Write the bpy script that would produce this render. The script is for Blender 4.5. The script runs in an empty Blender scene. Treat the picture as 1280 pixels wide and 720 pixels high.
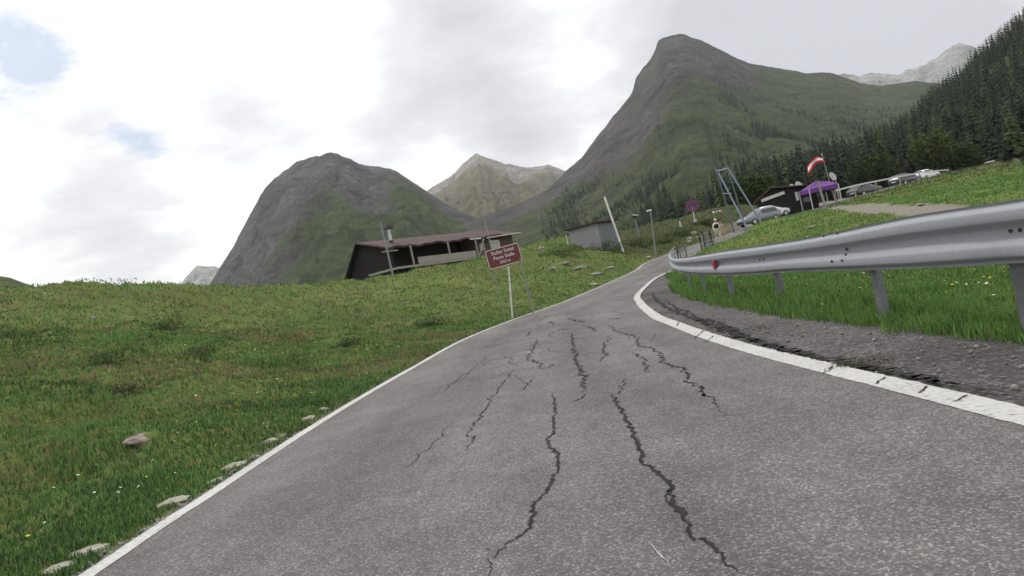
import bpy, bmesh, math, random
import numpy as np
from mathutils import Vector, Matrix

random.seed(7)
RNG = np.random.default_rng(11)
SC = bpy.context.scene
COL = SC.collection
R = math.radians

# ------------------------------------------------------------------ camera
F, ROLL, CAMH = 800.0, R(12), 1.15
CR, SR = math.cos(ROLL), math.sin(ROLL)

def at(px, py, D):
    """a direction seen from the road, carried out to depth D: a point of the place"""
    dx, up = px - 640, 360 - py
    return Vector(((dx * CR + up * SR) / F * D, D, CAMH + (-dx * SR + up * CR) / F * D))

def to_px(p):
    x, y, z = p[..., 0], np.maximum(p[..., 1], 1e-3), p[..., 2] - CAMH
    a, b = x / y * F, z / y * F
    return np.stack([640 + a * CR - b * SR, 360 - (a * SR + b * CR)], -1)

cam = bpy.data.cameras.new('camera')
cam.sensor_width = 36
cam.lens = F / 1280 * 36
cam.clip_start, cam.clip_end = 0.05, 20000
co = bpy.data.objects.new('camera', cam)
COL.objects.link(co)
co.matrix_world = Matrix(((CR, SR, 0, 0), (0, 0, -1, 0), (-SR, CR, 0, CAMH), (0, 0, 0, 1)))
SC.camera = co

# ------------------------------------------------------------------ helpers: noise
_perm = np.random.default_rng(3).permutation(512)
_perm = np.concatenate([_perm, _perm, _perm])
_grad = np.stack([np.cos(np.arange(512) * 2.399963), np.sin(np.arange(512) * 2.399963)], -1)

def perlin(x, y):
    xi, yi = np.floor(x).astype(int), np.floor(y).astype(int)
    xf, yf = x - xi, y - yi
    u, v = xf ** 3 * (xf * (xf * 6 - 15) + 10), yf ** 3 * (yf * (yf * 6 - 15) + 10)
    def g(ix, iy, fx, fy):
        h = _perm[(_perm[ix & 511] + iy) & 511]
        return _grad[h, 0] * fx + _grad[h, 1] * fy
    a = g(xi, yi, xf, yf); b = g(xi + 1, yi, xf - 1, yf)
    c = g(xi, yi + 1, xf, yf - 1); d = g(xi + 1, yi + 1, xf - 1, yf - 1)
    return (a + u * (b - a)) * (1 - v) + (c + u * (d - c)) * v

def fbm(x, y, o=4, gain=.5):
    s, a, n = 0, 1.0, 0
    for i in range(o):
        s = s + a * perlin(x * 2 ** i + 17.3 * i, y * 2 ** i - 9.1 * i); n += a; a *= gain
    return s / n * 1.6

def ridged(x, y, o=4):
    s, a, n = 0, 1.0, 0
    for i in range(o):
        s = s + a * (1 - 2.2 * np.abs(perlin(x * 2 ** i + 5.7 * i, y * 2 ** i + 3.3 * i))); n += a; a *= .5
    return s / n

def sstep(a, b, x):
    t = np.clip((x - a) / (b - a), 0, 1)
    return t * t * (3 - 2 * t)

# ------------------------------------------------------------------ helpers: meshes, objects
def link(o, parent=None):
    COL.objects.link(o)
    if parent is not None:
        o.parent = parent
    return o

def tag(o, label=None, cat=None, group=None, kind=None):
    if label: o['label'] = label
    if cat: o['category'] = cat
    if group: o['group'] = group
    if kind: o['kind'] = kind
    return o

def np_mesh(name, v, faces, mats=None, smooth=True, midx=None):
    """v (n,3); faces a list of (m,k) integer arrays"""
    me = bpy.data.meshes.new(name)
    v = np.asarray(v, np.float32)
    me.vertices.add(len(v)); me.vertices.foreach_set('co', v.ravel())
    idx = np.concatenate([f.ravel() for f in faces]).astype(np.int32)
    tot = np.concatenate([np.full(len(f), f.shape[1]) for f in faces]).astype(np.int32)
    me.loops.add(len(idx)); me.loops.foreach_set('vertex_index', idx)
    me.polygons.add(len(tot))
    me.polygons.foreach_set('loop_start', np.concatenate([[0], np.cumsum(tot)[:-1]]).astype(np.int32))
    if smooth: me.polygons.foreach_set('use_smooth', np.ones(len(tot), bool))
    if midx is not None: me.polygons.foreach_set('material_index', np.asarray(midx, np.int32))
    for m in (mats if isinstance(mats, (list, tuple)) else [mats]):
        if m: me.materials.append(m)
    me.update(calc_edges=True); me.validate()
    return me

def obj(name, me, parent=None, loc=None):
    o = bpy.data.objects.new(name, me)
    if loc is not None: o.location = loc
    return link(o, parent)

def empty(name, loc, rz=0.0):
    o = bpy.data.objects.new(name, None)
    o.empty_display_size = .2
    o.location = loc; o.rotation_euler = (0, 0, rz)
    return link(o)

def grid_faces(nu, nv):
    i, j = np.meshgrid(np.arange(nu - 1), np.arange(nv - 1), indexing='ij')
    a = (i * nv + j).ravel()
    return np.stack([a, a + nv, a + nv + 1, a + 1], -1)

class MB:
    """collects simple solids into one mesh"""
    def __init__(s): s.bm = bmesh.new()
    def box(s, c, size, rot=None, bevel=0.0):
        m = Matrix.Translation(c) @ (rot.to_4x4() if rot else Matrix()) @ Matrix.Diagonal((*size, 1))
        r = bmesh.ops.create_cube(s.bm, size=1, matrix=m)
        if bevel:
            es = list({e for v in r['verts'] for e in v.link_edges})
            bmesh.ops.bevel(s.bm, geom=es, offset=bevel, segments=1, affect='EDGES')
        return s
    def bar(s, a, b, r1, r2=None, n=8):
        a, b = Vector(a), Vector(b); d = b - a
        q = d.to_track_quat('Z', 'Y').to_matrix().to_4x4()
        m = Matrix.Translation((a + b) / 2) @ q
        bmesh.ops.create_cone(s.bm, cap_ends=True, segments=n, radius1=r1, radius2=r1 if r2 is None else r2, depth=d.length, matrix=m)
        return s
    def plank(s, a, b, w, t, side=(1, 0, 0)):
        a, b = Vector(a), Vector(b); z = (b - a); L = z.length; z.normalize()
        x = Vector(side); x = (x - z * x.dot(z)).normalized(); y = z.cross(x)
        m = Matrix((x, y, z)).transposed()
        return s.box((a + b) / 2, (w, t, L), m)
    def tube(s, pts, rad, n=8):
        pts = [Vector(p) for p in pts]; rings = []
        for i, p in enumerate(pts):
            d = (pts[min(i + 1, len(pts) - 1)] - pts[max(i - 1, 0)]).normalized()
            q = d.to_track_quat('Z', 'Y').to_matrix()
            r = rad[i] if isinstance(rad, (list, tuple)) else rad
            rings.append([s.bm.verts.new(p + q @ Vector((r * math.cos(k * 2 * math.pi / n), r * math.sin(k * 2 * math.pi / n), 0))) for k in range(n)])
        for A, B in zip(rings, rings[1:]):
            for k in range(n): s.bm.faces.new((A[k], A[(k + 1) % n], B[(k + 1) % n], B[k]))
        s.bm.faces.new(rings[0][::-1]); s.bm.faces.new(rings[-1])
        return s
    def poly(s, pts):
        s.bm.faces.new([s.bm.verts.new(p) for p in pts]); return s
    def prism(s, pts, vec):
        """closed polygon pts extruded by vec"""
        vec = Vector(vec); A = [s.bm.verts.new(p) for p in pts]; B = [s.bm.verts.new(Vector(p) + vec) for p in pts]
        s.bm.faces.new(A[::-1]); s.bm.faces.new(B); n = len(A)
        for k in range(n): s.bm.faces.new((A[k], A[(k + 1) % n], B[(k + 1) % n], B[k]))
        return s
    def ball(s, c, r, seg=12, scale=(1, 1, 1)):
        bmesh.ops.create_uvsphere(s.bm, u_segments=seg, v_segments=max(6, seg // 2), radius=1, matrix=Matrix.Translation(c) @ Matrix.Diagonal((r * scale[0], r * scale[1], r * scale[2], 1)))
        return s
    def build(s, name, mat, parent=None, loc=None, smooth=False):
        bmesh.ops.recalc_face_normals(s.bm, faces=s.bm.faces)
        me = bpy.data.meshes.new(name); s.bm.to_mesh(me); s.bm.free()
        if mat: me.materials.append(mat)
        if smooth:
            for p in me.polygons: p.use_smooth = True
        return obj(name, me, parent, loc)

def copy_tree(o, parent=None):
    c = o.copy(); COL.objects.link(c)
    if parent is not None: c.parent = parent
    for ch in list(o.children): copy_tree(ch, c)
    return c

# ------------------------------------------------------------------ materials
def mat(name, color=(.5, .5, .5), rough=.8, metal=0.0, var=0.0, scale=8.0, color2=None, bump=0.0, bscale=None, spec=.3):
    m = bpy.data.materials.new(name); m.use_nodes = True
    nt = m.node_tree; b = nt.nodes['Principled BSDF']
    b.inputs['Roughness'].default_value = rough; b.inputs['Metallic'].default_value = metal
    b.inputs['Specular IOR Level'].default_value = spec
    tc = nt.nodes.new('ShaderNodeTexCoord')
    n = nt.nodes.new('ShaderNodeTexNoise'); n.inputs['Scale'].default_value = scale; n.inputs['Detail'].default_value = 5
    nt.links.new(tc.outputs['Object'], n.inputs['Vector'])
    cr = nt.nodes.new('ShaderNodeValToRGB')
    c2 = color2 or tuple(min(1, c * (1 + var)) for c in color)
    c1 = color if color2 else tuple(c * (1 - var) for c in color)
    cr.color_ramp.elements[0].position = .32; cr.color_ramp.elements[1].position = .68
    cr.color_ramp.elements[0].color = (*c1, 1); cr.color_ramp.elements[1].color = (*c2, 1)
    nt.links.new(n.outputs['Fac'], cr.inputs['Fac']); nt.links.new(cr.outputs['Color'], b.inputs['Base Color'])
    if bump:
        n2 = nt.nodes.new('ShaderNodeTexNoise'); n2.inputs['Scale'].default_value = bscale or scale * 3; n2.inputs['Detail'].default_value = 6
        nt.links.new(tc.outputs['Object'], n2.inputs['Vector'])
        bp = nt.nodes.new('ShaderNodeBump'); bp.inputs['Strength'].default_value = bump; bp.inputs['Distance'].default_value = .02
        nt.links.new(n2.outputs['Fac'], bp.inputs['Height']); nt.links.new(bp.outputs['Normal'], b.inputs['Normal'])
    return m

class NT:
    """short-hand for node building"""
    def __init__(s, m): s.nt = m.node_tree; s.b = s.nt.nodes.get('Principled BSDF')
    def n(s, t, **kw):
        x = s.nt.nodes.new(t)
        for k, v in kw.items(): setattr(x, k, v)
        return x
    def l(s, a, b): s.nt.links.new(a, b)
    def pos(s): return s.n('ShaderNodeNewGeometry').outputs['Position']
    def noise(s, vec, scale, detail=4, rough=.55):
        x = s.n('ShaderNodeTexNoise'); x.inputs['Scale'].default_value = scale; x.inputs['Detail'].default_value = detail; x.inputs['Roughness'].default_value = rough
        s.l(vec, x.inputs['Vector']); return x.outputs['Fac']
    def ramp(s, fac, stops):
        x = s.n('ShaderNodeValToRGB'); e = x.color_ramp.elements
        while len(e) < len(stops): e.new(.5)
        for k, (p, c) in enumerate(stops):
            e[k].position = p; e[k].color = (*c, 1) if isinstance(c, tuple) else (c, c, c, 1)
        s.l(fac, x.inputs['Fac']); return x.outputs['Color']
    def mix(s, fac, a, b, mode='MIX'):
        x = s.n('ShaderNodeMix', data_type='RGBA', blend_type=mode)
        for sock, v in ((x.inputs[0], fac), (x.inputs[6], a), (x.inputs[7], b)):
            if hasattr(v, 'node'): s.l(v, sock)
            elif isinstance(v, tuple): sock.default_value = (*v, 1)
            else: sock.default_value = v
        return x.outputs[2]
    def math(s, op, a, b=0.0):
        x = s.n('ShaderNodeMath', operation=op)
        for sock, v in ((x.inputs[0], a), (x.inputs[1], b)):
            if hasattr(v, 'node'): s.l(v, sock)
            else: sock.default_value = v
        return x.outputs[0]
    def bump(s, h, strength, dist=.02):
        x = s.n('ShaderNodeBump'); x.inputs['Strength'].default_value = strength; x.inputs['Distance'].default_value = dist
        s.l(h, x.inputs['Height']); s.l(x.outputs['Normal'], s.b.inputs['Normal'])
    def attr(s, name):
        return s.n('ShaderNodeAttribute', attribute_name=name)

def new_mat(name, rough=.9, spec=.2):
    m = bpy.data.materials.new(name); m.use_nodes = True
    k = NT(m); k.b.inputs['Roughness'].default_value = rough; k.b.inputs['Specular IOR Level'].default_value = spec
    return m, k

# ---- asphalt
def asphalt(name, lo, hi, cell, warm=(1, .965, .975), patch=.25):
    m, k = new_mat(name, .85, .25)
    p = k.pos()
    v = k.n('ShaderNodeTexVoronoi'); v.inputs['Scale'].default_value = cell; k.l(p, v.inputs['Vector'])
    hs = k.n('ShaderNodeSeparateColor'); k.l(v.outputs['Color'], hs.inputs['Color'])
    chips = k.ramp(hs.outputs[0], [(0.0, lo), (.55, (lo + hi) * .5), (.8, hi), (1.0, hi * 1.75)])
    n1 = k.noise(p, .35, 5, .6); n2 = k.noise(p, 2.2, 6, .65)
    big = k.ramp(n1, [(.3, 1 - patch), (.7, 1 + patch * .35)]); med = k.ramp(n2, [(.3, .84), (.7, 1.1)])
    c = k.mix(1.0, chips, big, 'MULTIPLY'); c = k.mix(1.0, c, med, 'MULTIPLY');
    tr = k.math('MULTIPLY', k.attr('track').outputs['Fac'], k.ramp(k.noise(p, .5, 3), [(.3, .3), (.7, 1.0)]))
    c = k.mix(1.0, c, k.ramp(tr, [(0.0, 1.03), (1.0, .80)]), 'MULTIPLY')
    mp = k.n('ShaderNodeMapping'); mp.inputs['Scale'].default_value = (1.5, .16, 1); k.l(p, mp.inputs['Vector'])
    c = k.mix(1.0, c, k.ramp(k.noise(mp.outputs[0], 1.0, 4, .55), [(.3, .80), (.5, 1.0), (.7, 1.08)]), 'MULTIPLY')
    c = k.mix(1.0, c, k.ramp(k.noise(p, 9.0, 6, .75), [(.3, .86), (.7, 1.1)]), 'MULTIPLY')
    c = k.mix(1.0, c, warm, 'MULTIPLY')
    k.l(c, k.b.inputs['Base Color'])
    k.bump(v.outputs['Distance'], .5, .006)
    return m
M = {}
M['road'] = asphalt('asphalt', .092, .165, 112, (1.06, .985, .965), .3)
M['shoulder'] = asphalt('old_shoulder_asphalt', .052, .115, 46, (1.05, .965, .95), .5)
# ---- worn white paint
m, k = new_mat('worn_white_paint', .7, .3)
p = k.pos(); n = k.noise(p, 26, 6, .7); n2 = k.noise(p, 1.6, 4)
f = k.math('ADD', n, k.math('MULTIPLY', n2, .35))
c = k.ramp(f, [(.50, (.17, .165, .16)), (.58, (.36, .355, .335)), (.74, (.47, .465, .44))])
k.l(c, k.b.inputs['Base Color']); k.bump(n, .3, .004); M['paint'] = m
M['crack'] = mat('crack_dirt', (.010, .009, .008), .95, color2=(.030, .028, .026), scale=34)
M['hair_crack'] = mat('hair_crack', (.016, .015, .014), .95, color2=(.075, .07, .066), scale=20)
M['scratch'] = mat('pale_scratch', (.3, .29, .28), .9, var=.2, scale=40)
# ---- ground under the grass
m, k = new_mat('meadow_soil', .95, .05)
p = k.pos()
n1 = k.noise(p, .16, 4); n2 = k.noise(p, .9, 5); n3 = k.noise(p, 9, 6, .7)
c = k.ramp(n3, [(.28, (.058, .075, .024)), (.5, (.105, .135, .040)), (.75, (.17, .195, .062))])
dry = k.ramp(n3, [(.3, (.085, .066, .036)), (.7, (.19, .15, .08))])
c = k.mix(k.ramp(n2, [(.52, 0.0), (.72, .55)]), c, dry)
c = k.mix(1.0, c, k.ramp(n1, [(.3, .75), (.7, 1.2)]), 'MULTIPLY')
c = k.mix(k.attr('heath').outputs['Fac'], c, k.ramp(n3, [(.3, (.030, .038, .018)), (.7, (.085, .080, .042))]))
far = k.attr('bare').outputs['Fac']
grav = k.ramp(k.noise(p, 7, 6, .7), [(.3, (.14, .125, .105)), (.7, (.27, .245, .205))])
c = k.mix(far, c, grav)
k.l(c, k.b.inputs['Base Color']); k.bump(n3, .8, .06); M['ground'] = m
# ---- blades and leaves carry their own colour
def blade_mat(name, transl=.3):
    m = bpy.data.materials.new(name); m.use_nodes = True; k = NT(m)
    a = k.attr('col'); k.b.inputs['Roughness'].default_value = .75; k.b.inputs['Specular IOR Level'].default_value = .15
    k.l(a.outputs['Color'], k.b.inputs['Base Color'])
    t = k.n('ShaderNodeBsdfTranslucent'); k.l(a.outputs['Color'], t.inputs['Color'])
    x = k.n('ShaderNodeMixShader'); x.inputs[0].default_value = transl
    out = k.nt.nodes['Material Output']
    k.l(k.b.outputs[0], x.inputs[1]); k.l(t.outputs[0], x.inputs[2]); k.l(x.outputs[0], out.inputs['Surface'])
    return m
M['blade'] = blade_mat('grass_blade', .35)
M['leaf'] = blade_mat('leaf', .2)
# ---- mountains: rock, turf and scree
def rock_mat(name, r0, r1, g0, g1, sc=.006, contrast=1.0):
    m, k = new_mat(name, .95, .1)
    p = k.pos()
    mp = k.n('ShaderNodeMapping'); mp.inputs['Scale'].default_value = (1, 1, .8); k.l(p, mp.inputs['Vector'])
    n1 = k.noise(mp.outputs[0], sc * 3, 8, .68); n2 = k.noise(p, sc * 14, 7, .72); n3 = k.noise(p, sc * 1.3, 4)
    rock = k.mix(k.ramp(n1, [(.33, 0.0), (.68, 1.0)]), r0, r1)
    rock = k.mix(1.0, rock, k.ramp(n2, [(.3, .55), (.5, 1.0), (.72, 1.45)]), 'MULTIPLY')
    n5 = k.noise(p, sc * 45, 5, .7)
    def crag(scale, rot):
        mp2 = k.n('ShaderNodeMapping'); mp2.inputs['Rotation'].default_value = rot; mp2.inputs['Scale'].default_value = (1, 1, 1.5); k.l(p, mp2.inputs['Vector'])
        x = k.n('ShaderNodeTexNoise', noise_type='RIDGED_MULTIFRACTAL'); x.normalize = True
        x.inputs['Scale'].default_value = scale; x.inputs['Detail'].default_value = 7; x.inputs['Roughness'].default_value = .6; x.inputs['Lacunarity'].default_value = 2.2
        k.l(mp2.outputs[0], x.inputs['Vector']); return x.outputs['Fac']
    cg = crag(sc * 2.2, (.5, .7, .3)); cg2 = crag(sc * 6, (.4, -.5, .9))
    rock = k.mix(1.0, rock, k.ramp(cg, [(.12, 1.30), (.42, .95), (.72, .50)]), 'MULTIPLY')
    rock = k.mix(1.0, rock, k.ramp(cg2, [(.12, 1.25), (.45, .95), (.75, .60)]), 'MULTIPLY')
    rock = k.mix(1.0, rock, k.ramp(n5, [(.32, .6), (.68, 1.35)]), 'MULTIPLY')
    turf = k.mix(k.ramp(n1, [(.35, 0.0), (.65, 1.0)]), g0, g1)
    turf = k.mix(1.0, turf, k.ramp(n2, [(.3, .5), (.7, 1.4)]), 'MULTIPLY')
    v = k.attr('veg').outputs['Fac']
    f = k.math('ADD', v, k.math('MULTIPLY', k.math('SUBTRACT', n1, .5), 1.1))
    f = k.math('ADD', f, k.math('MULTIPLY', k.math('SUBTRACT', n2, .5), .9))
    c = k.mix(k.ramp(f, [(.38, 0.0), (.62, 1.0)]), rock, turf)
    pale = k.attr('scree').outputs['Fac']
    f2 = k.math('ADD', pale, k.math('MULTIPLY', k.math('SUBTRACT', n2, .5), 1.2))
    c = k.mix(k.ramp(f2, [(.55, 0.0), (.75, .8)]), c, (.27, .255, .235))
    k.l(c, k.b.inputs['Base Color'])
    k.bump(k.math('SUBTRACT', k.math('MULTIPLY', n2, .5), k.math('MULTIPLY', cg2, .8)), 1.0, 20.0 * .004 / sc)
    return m
M['rock_left'] = rock_mat('mountain_rock_turf', (.030, .029, .030), (.080, .076, .075), (.034, .049, .023), (.068, .090, .036))
M['rock_right'] = rock_mat('mountain_turf_rock', (.026, .0245, .0245), (.062, .057, .054), (.032, .044, .024), (.068, .085, .038))
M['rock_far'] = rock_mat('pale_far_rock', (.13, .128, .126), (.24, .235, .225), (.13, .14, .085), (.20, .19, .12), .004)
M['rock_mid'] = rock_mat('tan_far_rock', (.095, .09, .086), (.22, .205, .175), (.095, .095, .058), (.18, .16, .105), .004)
M['forest_floor'] = rock_mat('forest_floor', (.03, .035, .02), (.05, .055, .03), (.045, .064, .025), (.085, .11, .04), .02)
# ---- things
M['galv'] = mat('galvanised_steel', (.275, .287, .312), .7, .0, var=.05, scale=14, spec=.3)
M['galv_dark'] = mat('weathered_steel', (.17, .18, .19), .6, .5, var=.15, scale=6)
M['bolt'] = mat('dark_bolt', (.05, .05, .05), .6, .5)
M['red_refl'] = mat('red_reflector', (.30, .02, .035), .35, var=.15)
M['brown_sign'] = mat('brown_sign_face', (.115, .026, .024), .45, var=.08, scale=3)
M['white'] = mat('white_paint', (.62, .62, .60), .5, var=.06, scale=5)
M['offwhite'] = mat('dull_white_paint', (.48, .48, .46), .6, var=.12, scale=5)
M['grey_post'] = mat('grey_post_metal', (.20, .215, .21), .6, .2, var=.12)
M['dark_wood'] = mat('dark_and_shaded_wood', (.016, .013, .012), .85, var=.35, scale=5, bump=.3)  # dark wood; also carries the hut gable's shadow in its colour
M['brown_wood'] = mat('brown_wood', (.075, .048, .034), .85, var=.3, scale=6, bump=.3)
M['grey_wood'] = mat('weathered_grey_wood', (.25, .235, .21), .9, var=.2, scale=7, bump=.3)
M['roof_red'] = mat('rusty_red_roof', (.058, .031, .028), .8, var=.22, scale=1.5, bump=.2)
M['stone_wall'] = mat('rough_stone_wall', (.10, .092, .082), .95, var=.45, scale=4, bump=.8)
M['concrete'] = mat('pale_concrete', (.36, .35, .33), .9, var=.12, scale=2, bump=.3)
M['shed_wall'] = mat('grey_metal_cladding', (.25, .245, .26), .6, .1, var=.07, scale=1.5)
M['stone'] = mat('pale_stone', (.19, .18, .14), .95, color2=(.40, .385, .32), scale=9, bump=.9, bscale=25)
M['stone_grey'] = mat('grey_stone', (.12, .115, .105), .95, color2=(.30, .285, .26), scale=7, bump=.9, bscale=20)
M['stone_pink'] = mat('pinkish_stone', (.17, .13, .115), .95, color2=(.33, .27, .24), scale=7, bump=.9, bscale=20)
M['black'] = mat('black_metal', (.02, .02, .02), .6)
M['glass'] = mat('dark_glass', (.02, .024, .028), .08, spec=.6)
M['silver'] = mat('silver_car_paint', (.19, .20, .22), .35, .3, spec=.4)
M['carwhite'] = mat('white_car_paint', (.72, .73, .75), .3, spec=.5)
M['cardark'] = mat('dark_car_paint', (.035, .04, .05), .25, spec=.6)
M['cargrey'] = mat('grey_car_paint', (.12, .13, .15), .28, .3, spec=.6)
M['tyre'] = mat('tyre_rubber', (.015, .015, .015), .9)
M['rim'] = mat('alloy_rim', (.4, .4, .42), .35, .7)
M['lampglass'] = mat('headlamp_glass', (.65, .67, .7), .15, spec=.6)
M['taillamp'] = mat('red_tail_lamp', (.3, .01, .01), .2, spec=.6)
M['purple'] = mat('purple_canvas', (.12, .042, .19), .8, var=.12, scale=3)
M['flag_red'] = mat('red_flag_cloth', (.52, .03, .05), .85, var=.08)
M['flag_white'] = mat('white_flag_cloth', (.72, .70, .68), .85, var=.05)
M['sign_blue'] = mat('blue_sign_face', (.06, .04, .11), .45, var=.05)
M['sign_red'] = mat('red_sign_face', (.15, .035, .09), .45, var=.05)
M['bluegrey'] = mat('blue_grey_steel', (.17, .21, .27), .5, .4, var=.1)
M['skin'] = mat('skin', (.45, .27, .20), .6)
M['cloth_white'] = mat('white_shirt', (.66, .64, .60), .9, var=.06)
M['cloth_black'] = mat('black_vest', (.015, .015, .017), .9)
M['cloth_beige'] = mat('beige_trousers', (.42, .37, .29), .9, var=.08)
M['cloth_tan'] = mat('tan_jacket', (.36, .33, .27), .9, var=.08)
M['shoe'] = mat('brown_shoe', (.05, .035, .025), .8)
M['hair'] = mat('dark_hair', (.03, .02, .015), .8)
M['bark'] = mat('spruce_bark', (.05, .04, .032), .95, var=.3, scale=4)
M['snow'] = mat('old_snow', (.75, .76, .78), .7, var=.05, scale=.05)

# ------------------------------------------------------------------ road in plan
EL = np.array([(-2.80, -30), (-2.80, -4), (-2.83, 3.9), (-2.80, 5.2), (-2.74, 7.5), (-2.55, 10.2), (-2.26, 13.0), (-1.68, 18.0), (-.42, 22.9), (2.17, 30), (6.2, 41.5), (9.4, 48.5), (11.4, 53.6), (14.5, 57.8), (20, 62), (27, 66.8), (36, 72.5), (48, 79), (70, 89), (110, 104)], float)
ER = np.array([(2.38, -30), (2.38, -4), (2.36, 3.3), (2.34, 4.9), (2.33, 6.6), (2.40, 8.6), (2.55, 10.8), (2.73, 13), (3.45, 18), (4.44, 23.1), (7.2, 33), (9.4, 38.4), (12.4, 44), (15.9, 49.6), (22, 55), (28.5, 60), (36.5, 65.5), (48, 72), (70, 82), (110, 97)], float)
EZ = np.array([0, 0, 0, 0, 0, 0, 0, 0, 0, 0, .17, .50, .86, 1.22, 1.75, 2.35, 3.0, 3.65, 4.4, 5.0])

def catmull(pts, per):
    P = np.vstack([2 * pts[0] - pts[1], pts, 2 * pts[-1] - pts[-2]]); out = []
    for i in range(1, len(P) - 2):
        t = np.linspace(0, 1, per, endpoint=False)[:, None]
        a, b, c, d = P[i - 1], P[i], P[i + 1], P[i + 2]
        out.append(.5 * (2 * b + (c - a) * t + (2 * a - 5 * b + 4 * c - d) * t ** 2 + (3 * b - a - 3 * c + d) * t ** 3))
    out.append(P[-2][None]); return np.vstack(out)
SEG = 10
sl = catmull(EL, SEG); _r = catmull(ER, 120)
sr_ = np.array([_r[((_r - q) ** 2).sum(1).argmin()] for q in sl])
sz = catmull(EZ[:, None], SEG)[:, 0]; sz = np.maximum(sz, 0)
sc_ = (sl + sr_) / 2
sw = np.linalg.norm(sr_ - sl, axis=1) / 2

def road_coords(x, y):
    """nearest station: signed offset from the centre line (right positive), half width, height"""
    P = np.stack([x, y], -1); n = len(P)
    off = np.empty(n); hw = np.empty(n); zz = np.empty(n)
    A = sc_[:-1]; B = sc_[1:]; d = B - A; L2 = (d ** 2).sum(1)
    for s in range(0, n, 20000):
        q = P[s:s + 20000, None] - A[None]
        t = np.clip((q * d).sum(2) / L2, 0, 1)
        e = q - t[..., None] * d
        dd = (e ** 2).sum(2); i = dd.argmin(1); r = np.arange(len(i)); ti = t[r, i]
        sg = np.sign(d[i, 1] * q[r, i, 0] - d[i, 0] * q[r, i, 1])
        off[s:s + 20000] = sg * np.sqrt(dd[r, i])
        hw[s:s + 20000] = sw[i] * (1 - ti) + sw[i + 1] * ti
        zz[s:s + 20000] = sz[i] * (1 - ti) + sz[i + 1] * ti
    return off, hw, zz

# ------------------------------------------------------------------ terrain
CTRL = [  # what the meadow looks like from the road: direction and distance
    (0, 700, 4.5), (0, 600, 7), (0, 500, 11), (0, 430, 17), (0, 388, 26), (0, 364, 36), (100, 366, 42), (200, 377, 50), (300, 375, 54), (370, 367, 55),
    (430, 360, 55), (500, 343.5, 54), (570, 330.5, 59), (615, 318, 66), (650, 312, 72), (700, 309, 60), (755, 306, 60), (780, 313, 58), (-200, 420, 32), (-200, 600, 8), (-200, 500, 13),
    (150, 540, 8.3), (150, 450, 15), (150, 400, 27), (300, 450, 16.5), (300, 410, 26), (450, 420, 22), (450, 385, 33), (600, 372, 32), (600, 345, 44), (700, 350, 41),
    (700, 328, 51), (750, 326, 53), (550, 400, 27), (500, 360, 42), (400, 385, 35), (230, 610, 6.4), (400, 495, 11.5),
    (1280, 425, 4.4), (1420, 420, 4.4), (1075, 389, 7.2), (962, 379, 9.7), (902, 371, 12.2), (862, 362, 16.5), (848, 350, 23), (1200, 346, 8.7), (1000, 341, 14.5), (1270, 330, 8.6),
    (1270, 245, 26), (1100, 281, 27), (950, 310, 37), (1270, 224, 40), (1276, 206, 60), (1340, 200, 60), (1420, 190, 55), (1180, 235, 50), (1180, 216, 80), (1230, 211, 68),
    (1050, 249, 66), (1060, 260, 52), (1000, 268, 57), (940, 283.5, 52.5), (900, 303.5, 45.5), (885, 313, 43), (1450, 260, 22), (1500, 330, 8),
    (820, 291, 70), (865, 276, 74), (930, 256, 80), (845, 300, 64), (885, 285, 69), (960, 262, 78), (1000, 256, 80), (1100, 226, 92), (1230, 202, 110), (1180, 206, 110), (1350, 165, 120),
    (790, 308, 66), (740, 300, 72), (680, 303, 80),
]
cp = np.array([at(*c)[:] for c in CTRL])
rc = np.concatenate([np.c_[sl, sz][::7], np.c_[sr_, sz][3::14]])
rc = rc[rc[:, 1] > -12]
extra = np.array([(-8, -8, .5), (-20, -5, 3), (-30, 8, 5.5), (8, -8, 0), (20, -5, .2), (36, 12, 1), (-44, 25, 8.0), (60, 30, 2.4), (80, 60, 4.5), (0, -20, 0), (-14, 2, 1.6)])
# the knoll falls away behind its crest
behind = np.array([(-45, 60, 2), (-25, 75, -1), (-38, 90, -6), (-5, 95, -2), (-12, 110, -8), (14, 92, 1.5), (10, 115, -6), (-60, 40, 5), (45, 105, 2), (30, 95, 2.2), (80, 120, 4), (22, 105, 0)])
C = np.vstack([cp, rc, extra, behind])
def _tk(r2): return .5 * r2 * np.log(r2 + 1e-9)
_n = len(C)
_K = _tk(((C[:, None, :2] - C[None, :, :2]) ** 2).sum(2)) + np.eye(_n) * .6
_P = np.c_[np.ones(_n), C[:, :2]]
_S = np.linalg.solve(np.block([[_K, _P], [_P.T, np.zeros((3, 3))]]), np.r_[C[:, 2], 0, 0, 0])

def tps(x, y):
    out = np.empty(len(x))
    for s in range(0, len(x), 20000):
        q = np.c_[x[s:s + 20000], y[s:s + 20000]]
        out[s:s + 20000] = _tk(((q[:, None] - C[None, :, :2]) ** 2).sum(2)) @ _S[:_n] + _S[_n] + q @ _S[_n + 1:]
    return out

SHW = 1.12
def shoulder_w(y): return SHW * (1 - sstep(26, 42, y)) * 1.0

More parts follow.
